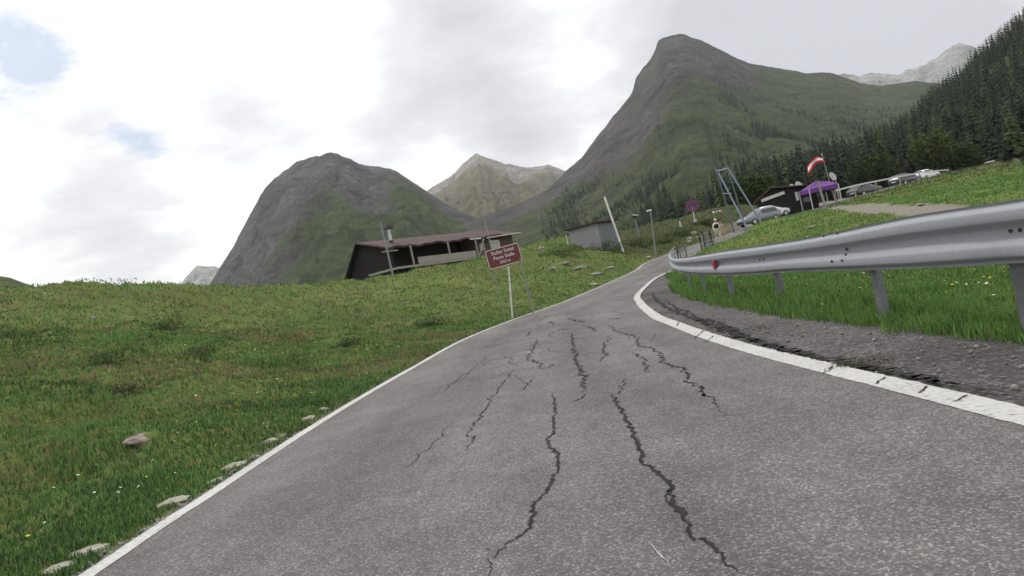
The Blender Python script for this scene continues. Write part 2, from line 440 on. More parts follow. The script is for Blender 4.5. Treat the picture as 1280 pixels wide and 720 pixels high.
def height(x, y, lumps=True):
    x = np.asarray(x, float); y = np.asarray(y, float)
    r = np.hypot(x, y)
    z = tps(np.clip(x, -90, 110), np.clip(y, -25, 130))
    far = sstep(85, 150, r)
    z = z * (1 - far) + (-14 - r * .006) * far
    off, hw, zr = road_coords(x, y)
    e = np.abs(off) - hw
    right = off > 0
    sh = np.where(right, shoulder_w(y), 0.0)
    if lumps:
        a = sstep(.25, 2.5, e - sh) * (1 - far)
        lump = .30 * fbm(x * .35, y * .35, 3) + .20 * fbm(x * .95 + 40, y * .95, 3) + .07 * fbm(x * 3.2, y * 3.2, 2)
        z = z + lump * a * np.where(right, .45, 1.0) * (1 + .5 * sstep(15, 40, r))
    base = np.where(right & (e < sh), zr - .06, zr - .06)
    w = sstep(sh + .02, sh + .75, e) if False else np.clip((e - sh - .02) / .7, 0, 1)
    w = w * w * (3 - 2 * w)
    z = base * (1 - w) + z * w
    return z

def h1(x, y): return float(height(np.array([x]), np.array([y]))[0])
def drop(px, py, D):
    """a point of the ground near that direction"""
    p = at(px, py, D); return Vector((p.x, p.y, h1(p.x, p.y)))

def path_mask(x, y):
    """the bare track that leaves the parking place and the trodden verge by the picket fence"""
    pts = np.array([at(1035, 263, 58)[:2], at(1052, 263, 52)[:2], at(1075, 270, 42)[:2], at(1120, 274, 33)[:2], at(1170, 277, 27)[:2], at(1240, 282, 20)[:2]])
    d = np.full(len(x), 1e9)
    for a, b in zip(pts[:-1], pts[1:]):
        q = np.c_[x, y] - a; v = b - a; t = np.clip(q @ v / (v @ v), 0, 1)
        d = np.minimum(d, np.linalg.norm(q - t[:, None] * v, axis=1))
    return 1 - sstep(.7, 1.3, d + .35 * fbm(x * .8, y * .8, 2))

# ground sheet: rings that widen with distance
th = np.concatenate([np.linspace(-180, -58, 40, endpoint=False), np.linspace(-58, 58, 420, endpoint=False), np.linspace(58, 180, 41)])
rr = np.concatenate([[.02], np.geomspace(.9, 100, 330), np.geomspace(103, 6000, 40)])
TH, RR = np.meshgrid(np.radians(th), rr, indexing='ij')
gx, gy = (RR * np.sin(TH)).ravel(), (RR * np.cos(TH)).ravel()
gz = height(gx, gy)
me = np_mesh('ground', np.c_[gx, gy, gz], [grid_faces(len(th), len(rr))], M['ground'])
a = me.attributes.new('bare', 'FLOAT', 'POINT')
off, hw, zr = road_coords(gx, gy)
e = np.abs(off) - hw
bare = np.maximum(path_mask(gx, gy), .6 * (1 - sstep(.05, .40, e + .12 * fbm(gx * 2, gy * 2, 2))))
bare = np.maximum(bare, .9 * ((off < 0) & (gy > 62)) * (1 - sstep(2.0, 4.5, e)) * sstep(22, 26, gx))
a.data.foreach_set('value', bare.astype(np.float32))
a = me.attributes.new('heath', 'FLOAT', 'POINT')
a.data.foreach_set('value', (sstep(7, 12, gx) * sstep(54, 60, gy) * (off < 0) * .85).astype(np.float32))
tag(obj('ground', me), kind='structure')

# ------------------------------------------------------------------ road, shoulder, markings, cracks
def strip(name, la, lb, z, m, nu=1, dz=0.0, seg_from=0, kind='structure'):
    n = len(la); V = []
    for j in range(nu + 1):
        t = j / nu
        V.append(np.c_[la * (1 - t) + lb * t, z + dz])
    V = np.stack(V, 1).reshape(-1, 3)
    o = obj(name, np_mesh(name, V, [grid_faces(n, nu + 1)[:, ::-1]], m))
    return tag(o, kind=kind)
def dense(A, z=None, k=6):
    B = np.c_[A, z] if z is not None else A
    t = np.arange(len(B)); tt = np.linspace(0, len(B) - 1, (len(B) - 1) * k + 1)
    return np.stack([np.interp(tt, t, B[:, i]) for i in range(B.shape[1])], -1)
dl, dr = dense(np.c_[sl, sz]), dense(np.c_[sr_, sz])
u = (dr[:, :2] - dl[:, :2]); u /= np.linalg.norm(u, axis=1)[:, None]
def jag(n, amp, f, seed): return (amp * fbm(np.arange(n) * f + seed * 31.7, np.full(n, seed * 1.3), 4))[:, None]
nD = len(dl)
le = dl[:, :2] - u * (.10 + jag(nD, .05, .35, 1)); re = dr[:, :2] + u * (.05 + jag(nD, .03, .35, 2))
ro = strip('road', le, re, dl[:, 2], M['road'], 24)
_t = np.tile(np.linspace(0, 1, 25), nD); _w = np.exp(-((_t - .30) / .075) ** 2) + np.exp(-((_t - .66) / .075) ** 2)
ro.data.attributes.new('track', 'FLOAT', 'POINT').data.foreach_set('value', _w.astype(np.float32))
LW, RW = .135, .21
strip('edge_line', dl[:, :2] - u * (LW * .5 + jag(nD, .012, .6, 3)), dl[:, :2] + u * (LW * .5 + jag(nD, .010, .6, 4)), dl[:, 2], M['paint'], 1, .004)
strip('edge_line', dr[:, :2] - u * (RW * .55 + jag(nD, .012, .6, 5)), dr[:, :2] + u * (RW * .45 + jag(nD, .03, .8, 6)), dl[:, 2], M['paint'], 1, .004)
shw = shoulder_w(dr[:, 1])[:, None]
ok = (shw[:, 0] > .12) & (dr[:, 1] > -20)
s0 = dr[:, :2] + u * (.02 + 0 * shw); s1 = dr[:, :2] + u * (shw + .35)
V = []
for t in np.linspace(0, 1, 9):
    q = s0 * (1 - t) + s1 * t
    V.append(np.c_[q, dl[:, 2] - .028 + .012 * fbm(q[:, 0] * 2.5, q[:, 1] * 2.5, 3)])
V = np.stack(V, 1)[ok].reshape(-1, 3)
tag(obj('road_shoulder', np_mesh('road_shoulder', V, [grid_faces(int(ok.sum()), 9)[:, ::-1]], M['shoulder'])), kind='structure')

def on_road(px, py):
    dx, up = px - 640, 360 - py
    y_ = -dx * SR + up * CR; D = CAMH / -y_ * F
    return np.array(((dx * CR + up * SR) / F * D, D))
def crack(pts, w, name='road_crack', m=None, jit=.018, seed=0, z=.004, taper=True):
    P = np.array([on_road(*p) for p in pts]); rg = np.random.default_rng(seed + 50)
    out = []
    for a, b in zip(P[:-1], P[1:]):
        n = max(3, int(np.linalg.norm(b - a) / .022)); n = min(n, 60)
        t = np.linspace(0, 1, n, endpoint=False)[:, None]; out.append(a + (b - a) * t)
    out.append(P[-1:]); Q = np.vstack(out); n = len(Q)
    d = np.gradient(Q, axis=0); d /= np.linalg.norm(d, axis=1)[:, None] + 1e-9; nn = np.c_[-d[:, 1], d[:, 0]]
    i = np.arange(n)
    Q = Q + nn * (jit * 2.4 * fbm(i * .16 + seed * 13.1, np.full(n, .5 + seed), 4))[:, None] + rg.normal(0, jit * .14 + w * .26, (n, 2))
    ww = w * (.55 + .75 * np.clip(.5 + fbm(i * .11 + seed * 7.7, np.full(n, 3.1), 3), 0, 1.3)) * rg.uniform(.5, 1.5, n)
    if taper: ww *= np.clip(np.minimum(i, n - 1 - i) / (n * .12 + 2), .1, 1)
    A, B = Q - nn * ww[:, None] * .5, Q + nn * ww[:, None] * .5
    V = np.stack([np.c_[A, np.full(n, z)], np.c_[B, np.full(n, z)]], 1).reshape(-1, 3)
    return tag(obj(name, np_mesh(name, V, [grid_faces(n, 2)[:, ::-1]], m or M['crack'])), kind='structure')
cz = lambda L: [(540 + a / 2, 360 + b / 2) for a, b in L]
CR_ = [
    ([(350, 108), (352, 150), (360, 185), (372, 210), (380, 235), (388, 262)], .034, .04),
    ([(300, 258), (310, 290), (302, 325), (308, 360), (292, 375), (300, 400), (318, 430), (308, 465), (280, 515), (255, 540), (250, 580), (235, 610), (205, 635), (170, 655), (145, 680), (140, 718), (136, 740)], .019, .014),
    ([(430, 262), (445, 265), (460, 285), (480, 315), (500, 360), (515, 390), (525, 430), (560, 455), (588, 485), (595, 520), (625, 570), (640, 600), (655, 625), (700, 640), (720, 665), (745, 700), (757, 722), (770, 745)], .025, .013),
    ([(440, 92), (460, 108), (515, 125), (512, 142), (570, 160), (580, 185), (635, 205), (640, 230), (680, 255), (715, 290), (740, 330)], .022, .035),
    ([(265, 125), (255, 150), (240, 180), (265, 185), (275, 205)], .024, .04),
    ([(205, 200), (190, 225), (155, 265), (130, 305), (95, 360), (98, 375), (80, 420)], .014, .03),
    ([(445, 118), (430, 150), (430, 185)], .022, .04),
    ([(315, 104), (345, 104), (372, 99)], .035, .05), ([(335, 75), (360, 82), (385, 86)], .035, .05), ([(390, 96), (412, 108)], .035, .05),
    ([(280, 91), (296, 84), (306, 93)], .035, .05), ([(440, 78), (470, 77)], .035, .05),
    ([(500, 160), (530, 180), (540, 215)], .02, .03), ([(388, 266), (365, 278), (340, 288)], .02, .02),
    ([(145, 165), (110, 195), (60, 232), (20, 265)], .012, .03), ([(255, 225), (230, 250), (215, 262)], .014, .02),
    ([(268, 205), (290, 200), (300, 190)], .02, .03), ([(235, 120), (250, 108)], .035, .04), ([(525, 430), (520, 440)], .02, .01),
    ([(595, 500), (582, 520), (590, 545)], .009, .01), ([(118, 650), (145, 655), (165, 656)], .007, .01),
    ([(60, 330), (20, 372), (-30, 420), (-70, 455)], .009, .03), ([(480, 225), (470, 250), (478, 268)], .012, .03),
]
for i, (L, w, j) in enumerate(CR_): crack(cz(L), w, jit=j, seed=i)
crack(cz([(535, 630), (560, 658), (600, 700)]), .008, 'road_scratch', M['scratch'], .003, 77)
# a fine net of hair cracks where the surface has sunk, and side branches of the big ones
_rg = np.random.default_rng(77)
def to_pixel(x, y): return tuple(to_px(np.array([[x, y, 0.0]]))[0])
for i in range(95):
    y0 = _rg.uniform(8.5, 22); lo, hi = np.interp(y0, sl[:, 1], sl[:, 0]) + .5, np.interp(y0, sr_[:, 1], sr_[:, 0]) - .3
    x0 = _rg.uniform(lo, hi) if i % 2 else np.clip(_rg.normal(.4, .7), lo, hi); a = _rg.choice([1.35, 1.75, .3, 2.6]) + _rg.normal(0, .3); pts_ = [(x0, y0)]
    for _ in range(int(_rg.integers(4, 10))):
        a += _rg.normal(0, .55); st = _rg.uniform(.12, .4); x0, y0 = x0 + st * math.cos(a), y0 + st * math.sin(a) * 1.3
        if not lo < x0 < hi: break
        pts_.append((x0, y0))
    if len(pts_) > 2: crack([to_pixel(*q_) for q_ in pts_], _rg.uniform(.008, .016), 'road_crack', M['hair_crack'], .015, 300 + i)
for i, (L, w_, j_) in enumerate(CR_[1:4]):
    for b_ in range(0):
        p_ = on_road(*cz(L)[int(_rg.integers(2, len(L) - 2))]); a = _rg.choice([-.3, .3, 2.8, 3.5, .9]) + _rg.normal(0, .3); pts_ = [p_]
        for _ in range(3): a += _rg.normal(0, .5); p_ = p_ + _rg.uniform(.05, .14) * np.array((math.cos(a), math.sin(a) * 1.5)) * (1 + p_[1] * .08); pts_.append(p_)
        crack([to_pixel(*q_) for q_ in pts_], .0045, 'road_crack', M['hair_crack'], .008, 400 + i * 10 + b_)
# gaps across the right line and the broken edge beside it
for i, (x0, y0, x1, y1) in enumerate([(1030, 468, 1040, 459), (1094, 481, 1106, 472), (882, 428, 893, 420), (868, 424, 880, 413), (1148, 492, 1158, 484), (846, 408, 850, 401), (1195, 503, 1206, 495)]):
    crack([(x0, y0), (x1, y1)], .014, 'line_crack', None, .012, 90 + i, .009, False)
edge_px = [(a, b - 5) for a, b in [(812, 368), (822, 381), (842, 392), (872, 404), (900, 414), (934, 427), (968, 437), (1005, 446), (1040, 453), (1078, 460), (1120, 468), (1165, 477), (1210, 486), (1250, 495), (1290, 506)]]
crack(edge_px, .075, 'shoulder_crack', None, .035, 140, -.004)
crack([(826, 372), (850, 386), (880, 397), (905, 404), (930, 417), (950, 428)], .05, 'shoulder_crack', None, .05, 141, -.010)
crack([(872, 397), (890, 408), (915, 415)], .035, 'shoulder_crack', None, .05, 142, -.010)

# ------------------------------------------------------------------ mountains
def mountain(name, sil, base, m, veg, prof=1.5, nu=320, nv=150, rough=(.06, 0), sil_amp=.0, seed=1, back=.5, scree=None, gully=.0, low=-18.0, fq=1.0):
    """a ridge seen along sil (direction + distance), falling towards the valley and behind"""
    pts = np.array([at(*s)[:] for s in sil]); bz = np.array([at(b[0], b[1], b[2])[:] for b in base])
    key = np.array([s[0] for s in sil], float); seglen = np.r_[0, np.cumsum(np.hypot(np.diff([s[0] for s in sil]), np.diff([s[1] for s in sil])))]
    uu = np.linspace(0, seglen[-1], nu)
    ridge = np.stack([np.interp(uu, seglen, pts[:, i]) for i in range(3)], -1)
    px = np.interp(uu, seglen, key)
    bk = np.array([b[0] for b in base], float)
    bD = np.interp(px, bk, [b[2] for b in base]); bzz = np.interp(px, bk, bz[:, 2])
    tb = np.linspace(-back, 0, 24, endpoint=False); tf = np.linspace(0, 1, nv) ** 1.15
    t = np.concatenate([tb, tf])
    T, U = np.meshgrid(t, np.arange(nu))
    Dr = ridge[U, 1]; Db = bD[U]
    D = Dr + (Db - Dr) * T
    Xr = ridge[U, 0] / Dr
    zr = ridge[U, 2]; zb = np.minimum(bzz[U], low)
    at_ = np.abs(T)
    shape = np.where(T >= 0, (1 - at_) ** prof, 1 - 1.15 * at_)
    Z = zb + (zr - zb) * shape
    X = Xr * D
    scale = max(40.0, np.abs(ridge[:, 2]).max())
    q = 1 / scale * 3.2 * fq
    w = (sstep(0, .30, at_) * .75 + .25 * sstep(0, .06, at_)) * np.where(T >= 0, 1 - sstep(.75, 1, at_), .2)
    H = np.maximum(zr - zb, 1)
    ang = np.arctan2(ridge[U, 0], Dr)
    n1 = ridged(X * q + seed * 7, D * q * .8 + seed * 3, 3); n2 = fbm(X * q * 2 + seed, D * q * 2, 3, .5)
    n3 = ridged(X * q * 2.2 + D * q * .8 + seed * 2, D * q * 2.2 - X * q * .8, 2)
    Z = Z + H * rough[0] * (n1 * 1.0 + n2 * .45 + n3 * .22) * w
    if gully:   # ribs and gullies that run down the slope
        g = ridged(ang * 60 + .6 * n2 + seed, at_ * 1.6 + seed, 4)
        Z = Z + H * gully * g * w * (1 - sstep(.6, 1, at_))
    Z = Z + (sil_amp * H * fbm(U * .13 + seed * 5, np.zeros_like(Z) + seed, 5)) * (1 - sstep(0, .25, at_))
    V = np.stack([X, D, Z], -1)
    nt = len(t)
    me = np_mesh(name, V.reshape(-1, 3), [grid_faces(nu, nt)[:, ::-1]], m)
    s = uu[U] / seglen[-1]
    vg = veg(px[U], np.clip(T, 0, 1), V, n1)
    a = me.attributes.new('veg', 'FLOAT', 'POINT'); a.data.foreach_set('value', np.clip(vg, -1, 2).astype(np.float32).ravel())
    sv = scree(px[U], np.clip(T, 0, 1), V, n1) if scree else np.zeros_like(T)
    a = me.attributes.new('scree', 'FLOAT', 'POINT'); a.data.foreach_set('value', sv.astype(np.float32).ravel())
    tag(obj(name, me), kind='structure')
    return V, t, px

def blob(px, t, cx, ct, rx, rt): return np.exp(-((px - cx) / rx) ** 2 - ((t - ct) / rt) ** 2)
# far pale peaks
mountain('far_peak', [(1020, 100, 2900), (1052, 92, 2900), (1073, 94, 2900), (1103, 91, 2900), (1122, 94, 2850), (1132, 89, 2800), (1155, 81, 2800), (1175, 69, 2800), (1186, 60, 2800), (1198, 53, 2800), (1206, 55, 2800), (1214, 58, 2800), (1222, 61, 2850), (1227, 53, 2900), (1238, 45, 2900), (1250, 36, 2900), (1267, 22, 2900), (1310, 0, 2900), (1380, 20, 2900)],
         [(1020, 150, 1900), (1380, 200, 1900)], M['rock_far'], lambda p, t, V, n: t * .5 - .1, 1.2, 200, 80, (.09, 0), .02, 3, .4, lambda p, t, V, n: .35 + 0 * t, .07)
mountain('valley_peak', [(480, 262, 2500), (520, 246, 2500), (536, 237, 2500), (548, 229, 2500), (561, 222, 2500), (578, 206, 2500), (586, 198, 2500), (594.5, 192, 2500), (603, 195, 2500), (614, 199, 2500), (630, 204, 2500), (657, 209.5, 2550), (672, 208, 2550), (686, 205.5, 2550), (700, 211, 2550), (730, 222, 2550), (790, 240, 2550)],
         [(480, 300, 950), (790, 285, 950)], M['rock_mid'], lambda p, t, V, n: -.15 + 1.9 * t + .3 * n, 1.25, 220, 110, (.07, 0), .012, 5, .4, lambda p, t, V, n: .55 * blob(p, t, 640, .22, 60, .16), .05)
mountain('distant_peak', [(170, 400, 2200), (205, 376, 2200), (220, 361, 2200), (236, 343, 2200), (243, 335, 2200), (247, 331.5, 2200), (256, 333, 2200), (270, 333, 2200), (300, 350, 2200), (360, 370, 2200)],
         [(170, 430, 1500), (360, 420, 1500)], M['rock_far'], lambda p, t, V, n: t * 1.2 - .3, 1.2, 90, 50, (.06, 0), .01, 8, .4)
mountain('left_mountain', [(215, 415, 1150), (235, 398, 1150), (251, 374, 1150), (264, 352, 1150), (277, 331, 1150), (290, 311, 1150), (303, 286, 1150), (317, 260, 1150), (326, 243, 1150), (335, 231, 1150), (345, 222, 1150), (356, 213, 1150), (370, 203, 1150), (384, 197.5, 1150), (401, 194.5, 1150), (407, 192, 1150), (413, 190, 1150), (421, 192, 1150), (434, 197.5, 1150), (446, 203, 1150), (458, 207, 1150), (474, 208.5, 1150), (489, 211, 1150), (499, 216, 1150), (509, 223, 1150), (520, 230, 1150), (532, 238, 1150), (545, 247, 1150), (560, 256, 1150), (600, 275, 1150), (660, 300, 1150)],
         [(215, 440, 520), (660, 330, 420)], M['rock_left'],
         lambda p, t, V, n: +.04 + .75 * sstep(.2, .9, t) + .8 * blob(p, t, 525, .35, 45, .25) + .35 * blob(p, t, 400, .55, 60, .2) - .35 * blob(p, t, 300, .4, 60, .5) + .9 * sstep(530, 580, p) * sstep(.15, .4, t) + .15 * n,
         1.35, 380, 190, (.095, 0), .009, 12, .5, lambda p, t, V, n: .5 * blob(p, t, 460, .42, 60, .1) + .55 * blob(p, t, 335, .75, 14, .2), .028, fq=.75)
RM = mountain('right_mountain', [(560, 288, 950), (600, 272, 960), (640, 258, 970), (680, 240, 1000), (695, 227, 1050), (707, 214, 1100), (727, 197, 1150), (747, 170, 1200), (767, 145, 1250), (781, 128, 1280), (790, 116, 1300), (795, 97, 1320), (806, 82, 1330), (814, 73, 1330), (819, 62, 1340), (823, 51, 1345), (828, 47.5, 1350), (840, 44.5, 1350), (849, 41, 1350), (858, 44, 1350), (880, 52, 1350), (900, 62, 1370), (920, 72, 1390), (935, 79, 1400), (950, 81, 1420), (965, 84, 1430), (990, 88, 1450), (1010, 92, 1450), (1025, 90, 1450), (1038, 91, 1450), (1056, 96.5, 1450), (1075, 104, 1430), (1100, 107, 1400), (1125, 104, 1380), (1145, 101, 1380), (1170, 104, 1380), (1250, 120, 1380), (1400, 160, 1300)],
         [(560, 305, 260), (680, 300, 170), (800, 292, 125), (900, 275, 130), (1000, 260, 150), (1400, 230, 300)], M['rock_right'],
         lambda p, t, V, n: -.22 + 1.1 * sstep(.1, .5, t) + 1.0 * sstep(925, 975, p) - .55 * blob(p, t, 770, .3, 60, .35) - .4 * blob(p, t, 850, .12, 60, .12) + .45 * blob(p, t, 960, .1, 60, .2) + .12 * n + .9 * sstep(.08, .4, t) * (1 - sstep(690, 770, p)),
         1.6, 480, 240, (.06, 0), .008, 21, .45, fq=.55, scree=lambda p, t, V, n: .5 * blob(p, t, 720, .42, 40, .16) + .52 * blob(p, t, 830, .22, 18, .1), gully=.012)
# wooded spur on the right
FS = mountain('wooded_slope', [(820, 275, 520), (860, 262, 520), (900, 246, 510), (940, 232, 500), (980, 219, 490), (1020, 209, 480), (1060, 199, 470), (1090, 186, 460), (1120, 172, 450), (1150, 150, 440), (1165, 132, 440), (1185, 118, 435), (1210, 98, 430), (1240, 70, 430), (1265, 45, 430), (1290, 22, 430), (1340, -30, 430), (1450, -120, 430), (1600, -220, 420)],
              [(820, 300, 150), (900, 280, 112), (1000, 262, 105), (1100, 240, 108), (1200, 222, 112), (1280, 208, 112), (1450, 175, 110), (1600, 150, 100)], M['forest_floor'],
              lambda p, t, V, n: .6 + 0 * t, 1.15, 200, 110, (.03, 0), 0, 31, .5, low=1.0)
# low far hill at the left edge
mountain('low_hill', [(-160, 330, 300), (-60, 335, 300), (0, 345, 300), (14, 347, 300), (26, 352, 300), (45, 359, 300), (80, 366, 300), (140, 380, 300), (200, 400, 300)], [(-160, 400, 120), (200, 420, 120)], M['forest_floor'], lambda p, t, V, n: .7 + 0 * t, 1.2, 90, 40, (.04, 0), .01, 41, .5)

# two old snow patches high on the far peak
for (px, py, w) in ((1148.5, 86.5, 3.0), (1158, 86, 3.6)):
    c = at(px, py, 2765); s = w / F * 2700 * .5
    bm = bmesh.new(); vs = []
    for k in range(14):
        a = k / 14 * 2 * math.pi; r = s * (1 + .3 * math.sin(3 * a + px) + .15 * math.sin(5 * a))
        vs.append((r * math.cos(a), .25 * r * math.sin(a) * 1.0, .55 * r * math.sin(a)))
    mb = MB(); mb.prism([c + Vector(v) for v in vs], (0, 6, 0)); o = mb.build('snow_patch', M['snow']); tag(o, kind='structure'); bm.free()

# ------------------------------------------------------------------ haze and light
hz = MB().box((200, 1550, 480), (4600, 4100, 1160)).build('haze', None)
m = bpy.data.materials.new('thin_mountain_haze'); m.use_nodes = True; nt = m.node_tree
nt.nodes.remove(nt.nodes['Principled BSDF'])
v = nt.nodes.new('ShaderNodeVolumePrincipled'); v.inputs['Color'].default_value = (.86, .90, .95, 1); v.inputs['Density'].default_value = .00007; v.inputs['Anisotropy'].default_value = .2
nt.links.new(v.outputs[0], nt.nodes['Material Output'].inputs['Volume']); hz.data.materials.append(m); tag(hz, kind='stuff')

SUN_EL, SUN_AZ = R(58), R(-40)
w = bpy.data.worlds.new('World'); SC.world = w; w.use_nodes = True; nt = w.node_tree
bg = nt.nodes['Background']; bg.inputs['Strength'].default_value = .1
class WK(NT):
    def __init__(s, nt): s.nt = nt; s.b = None
k = WK(nt)
sky = k.n('ShaderNodeTexSky', sky_type='NISHITA'); sky.sun_disc = False; sky.sun_elevation = SUN_EL; sky.sun_rotation = SUN_AZ; sky.altitude = 2000; sky.air_density = 1.0
tc = k.n('ShaderNodeTexCoord'); dirv = tc.outputs['Generated']
sep = k.n('ShaderNodeSeparateXYZ'); k.l(dirv, sep.inputs[0])
zc = k.math('ADD', k.math('MAXIMUM', sep.outputs[2], 0.0), .22)
cmb = k.n('ShaderNodeCombineXYZ'); k.l(k.math('DIVIDE', sep.outputs[0], zc), cmb.inputs[0]); k.l(k.math('DIVIDE', sep.outputs[1], zc), cmb.inputs[1])
cv = cmb.outputs[0]
nA = k.noise(cv, 1.3, 7, .58); nB = k.noise(cv, 3.6, 6, .6)
def spot(px, py, rad):
    """a place in the sky: 1 in its middle, 0 at rad (in radians)"""
    d = (at(px, py, 1) - Vector((0, 0, CAMH))).normalized()
    x = k.n('ShaderNodeVectorMath', operation='DISTANCE'); k.l(dirv, x.inputs[0]); x.inputs[1].default_value = d
    t = k.math('MAXIMUM', k.math('SUBTRACT', 1.0, k.math('DIVIDE', x.outputs['Value'], rad * 1.12)), 0.0)
    return k.math('MULTIPLY', k.math('MULTIPLY', t, t), k.math('SUBTRACT', 3.0, k.math('MULTIPLY', t, 2.0)))
def add(*a):
    r = a[0]
    for b in a[1:]: r = k.math('ADD', r, b)
    return r
mul = lambda a, b: k.math('MULTIPLY', a, b)
nAB = k.math('SUBTRACT', add(mul(nA, .7), mul(nB, .3)), .5)
dark = add(mul(spot(1010, 50, .42), 1.45), mul(spot(580, 40, .17), .75), mul(spot(310, 130, .13), .55), mul(spot(60, 310, .16), .45), mul(spot(470, 165, .15), .45), mul(spot(640, 180, .12), .6), mul(spot(180, 300, .14), .3), mul(spot(1130, 20, .2), .3), mul(spot(110, 150, .12), .4), mul(spot(560, 130, .2), .25), mul(nAB, 2.3), -.02)
cloud = k.ramp(dark, [(0.0, (11.0, 11.0, 11.1)), (.3, (9.2, 9.2, 9.35)), (.5, (7.5, 7.5, 7.75)), (.95, (5.4, 5.5, 5.9))])
gap = add(mul(spot(8, 70, .13), .95), mul(spot(165, 172, .055), .62), mul(spot(20, 20, .08), .45), mul(k.math('SUBTRACT', k.noise(cv, 5.0, 7, .62), .5), 2.6), mul(nAB, 1.2))
cov = k.ramp(gap, [(.38, 0.0), (1.0, .62)])
blue = k.mix(.5, sky.outputs[0], (3.6, 4.7, 6.6))
skyc = k.mix(cov, cloud, blue)
k.l(skyc, bg.inputs['Color'])
sun = bpy.data.lights.new('sun', 'SUN'); sun.energy = 1.5; sun.angle = R(10); sun.color = (1, .96, .90)
so = bpy.data.objects.new('sun', sun); link(so)
sd = Vector((math.sin(SUN_AZ) * math.cos(SUN_EL), math.cos(SUN_AZ) * math.cos(SUN_EL), math.sin(SUN_EL)))
so.rotation_euler = sd.to_track_quat('Z', 'Y').to_euler(); so.location = (0, 0, 60)
vs = SC.view_settings; vs.view_transform = 'Standard'; vs.look = 'None'; vs.gamma = 1; vs.use_curve_mapping = False; vs.exposure = .25
SC.cycles.volume_step_rate = 8; SC.cycles.volume_bounces = 1; SC.cycles.max_bounces = 6; SC.cycles.use_denoising = True
#@@REST@@
STN = [  # pixel, depth, size, material, label
    (112, 690, (.27, .17, .10), 'stone', 'pale flat stone beside the white line, second nearest to the camera'),
    (70, 713, (.26, .15, .09), 'stone', 'pale stone at the road edge, nearest of all to the camera'),
    (214, 632, (.34, .17, .11), 'stone', 'largest pale stone at the left road edge, long and flat'),
    (180, 662, (.16, .09, .06), 'stone', 'small pale stone just nearer than the largest roadside stone'),
    (268, 602, (.26, .13, .07), 'stone', 'low pale stone just beyond the largest roadside stone'),
    (293, 584, (.30, .17, .10), 'stone', 'flat pale stone in the middle of the roadside row'),
    (318, 572, (.15, .10, .07), 'stone_grey', 'small grey stone in the middle of the roadside row'),
    (336, 555, (.26, .15, .12), 'stone', 'upright pale stone at the far half of the roadside row'),
    (352, 546, (.22, .12, .09), 'stone_grey', 'grey stone touching the line in the far half of the row'),
    (386, 524, (.24, .15, .10), 'stone', 'last but one pale stone of the roadside row'),
    (405, 512, (.22, .14, .11), 'stone', 'farthest pale stone of the roadside row'),
    (178, 544, (.46, .30, .16), 'stone_pink', 'pinkish slab bedded in the left meadow grass'),
    (115, 396, (.35, .25, .2), 'stone', 'lone white stone high on the left meadow'),
    (742, 356, (.85, .4, .32), 'stone', 'pale boulder beside the far road edge below the stony bank'),
    (757, 352, (.5, .3, .2), 'stone_grey', 'small grey stone next to the pale boulder at the far road edge'),
    (737, 364, (.4, .25, .16), 'stone_grey', 'low grey stone nearer than the pale boulder at the road edge'),
    (676, 311, (.75, .5, .5), 'stone', 'white boulder in the grass left of the grey shed'),
    (705, 331, (1.6, .6, .35), 'stone_grey', 'uppermost long grey ledge stone on the bank below the shed'),
    (725, 336, (1.5, .6, .35), 'stone_grey', 'middle grey ledge stone on the bank below the shed'),
    (742, 344, (1.5, .5, .3), 'stone_grey', 'lowest grey ledge stone on the bank below the shed'),
    (690, 337, (1.1, .5, .3), 'stone_grey', 'leftmost grey ledge stone on the bank below the shed'),
    (760, 336, (1.2, .5, .35), 'stone_grey', 'rightmost grey ledge stone on the bank near the road'),
    (868, 293, (.9, .6, .55), 'stone', 'pale boulder on the bank left of the tall picket fence'),
    (863, 299, (.7, .5, .45), 'stone', 'lower pale boulder on the bank between the two picket fences'),
    (873, 298, (.7, .5, .4), 'stone_grey', 'grey boulder touching the tall picket fence'),
    (860, 303, (.6, .5, .4), 'stone', 'small pale boulder behind the near picket fence'),
    (809, 322, (.8, .4, .3), 'stone', 'pale stone at the roadside between leaning pole and lamp post'),
    (1018, 284, (.9, .4, .2), 'stone', 'flat pale stone in the meadow below the track'),
    (1148, 257, (.7, .4, .2), 'stone', 'flat pale stone on the meadow above the track'),
    (1238, 201, (1.6, .6, .5), 'stone', 'pale boulder on the meadow edge before the forest'),
]
def ground_hit(px, py, d0=1.5, d1=130):
    D = np.geomspace(d0, d1, 900); P = np.array([at(px, py, d)[:] for d in D])
    g = P[:, 2] - height(P[:, 0], P[:, 1]); i = np.argmax(g < 0)
    if not (g < 0).any(): i = np.argmin(g)
    return Vector((P[i, 0], P[i, 1], h1(P[i, 0], P[i, 1]))), D[i]
def foot(px, py, D):
    """where the ground meets that direction, not far from depth D"""
    Ds = np.linspace(D * .78, D * 1.3, 500); P = np.array([at(px, py, d)[:] for d in Ds]); g = P[:, 2] - height(P[:, 0], P[:, 1])
    c = np.where(np.sign(g[:-1]) != np.sign(g[1:]))[0]
    i = c[np.abs(Ds[c] - D).argmin()] if len(c) else int(np.abs(g).argmin())
    return Vector((P[i, 0], P[i, 1], h1(P[i, 0], P[i, 1]))), Ds[i]
STONE_AT = [(p.x, p.y, max(.07, z[0] * .40)) for p, z in ((ground_hit(a, b)[0], c) for a, b, c, *_ in STN) if p.y < 16]
# ------------------------------------------------------------------ meadow grass
def inframe(P, m):
    q = to_px(P); return (P[:, 1] > .5) & (q[:, 0] > -m) & (q[:, 0] < 1280 + m) & (q[:, 1] < 720 + m)

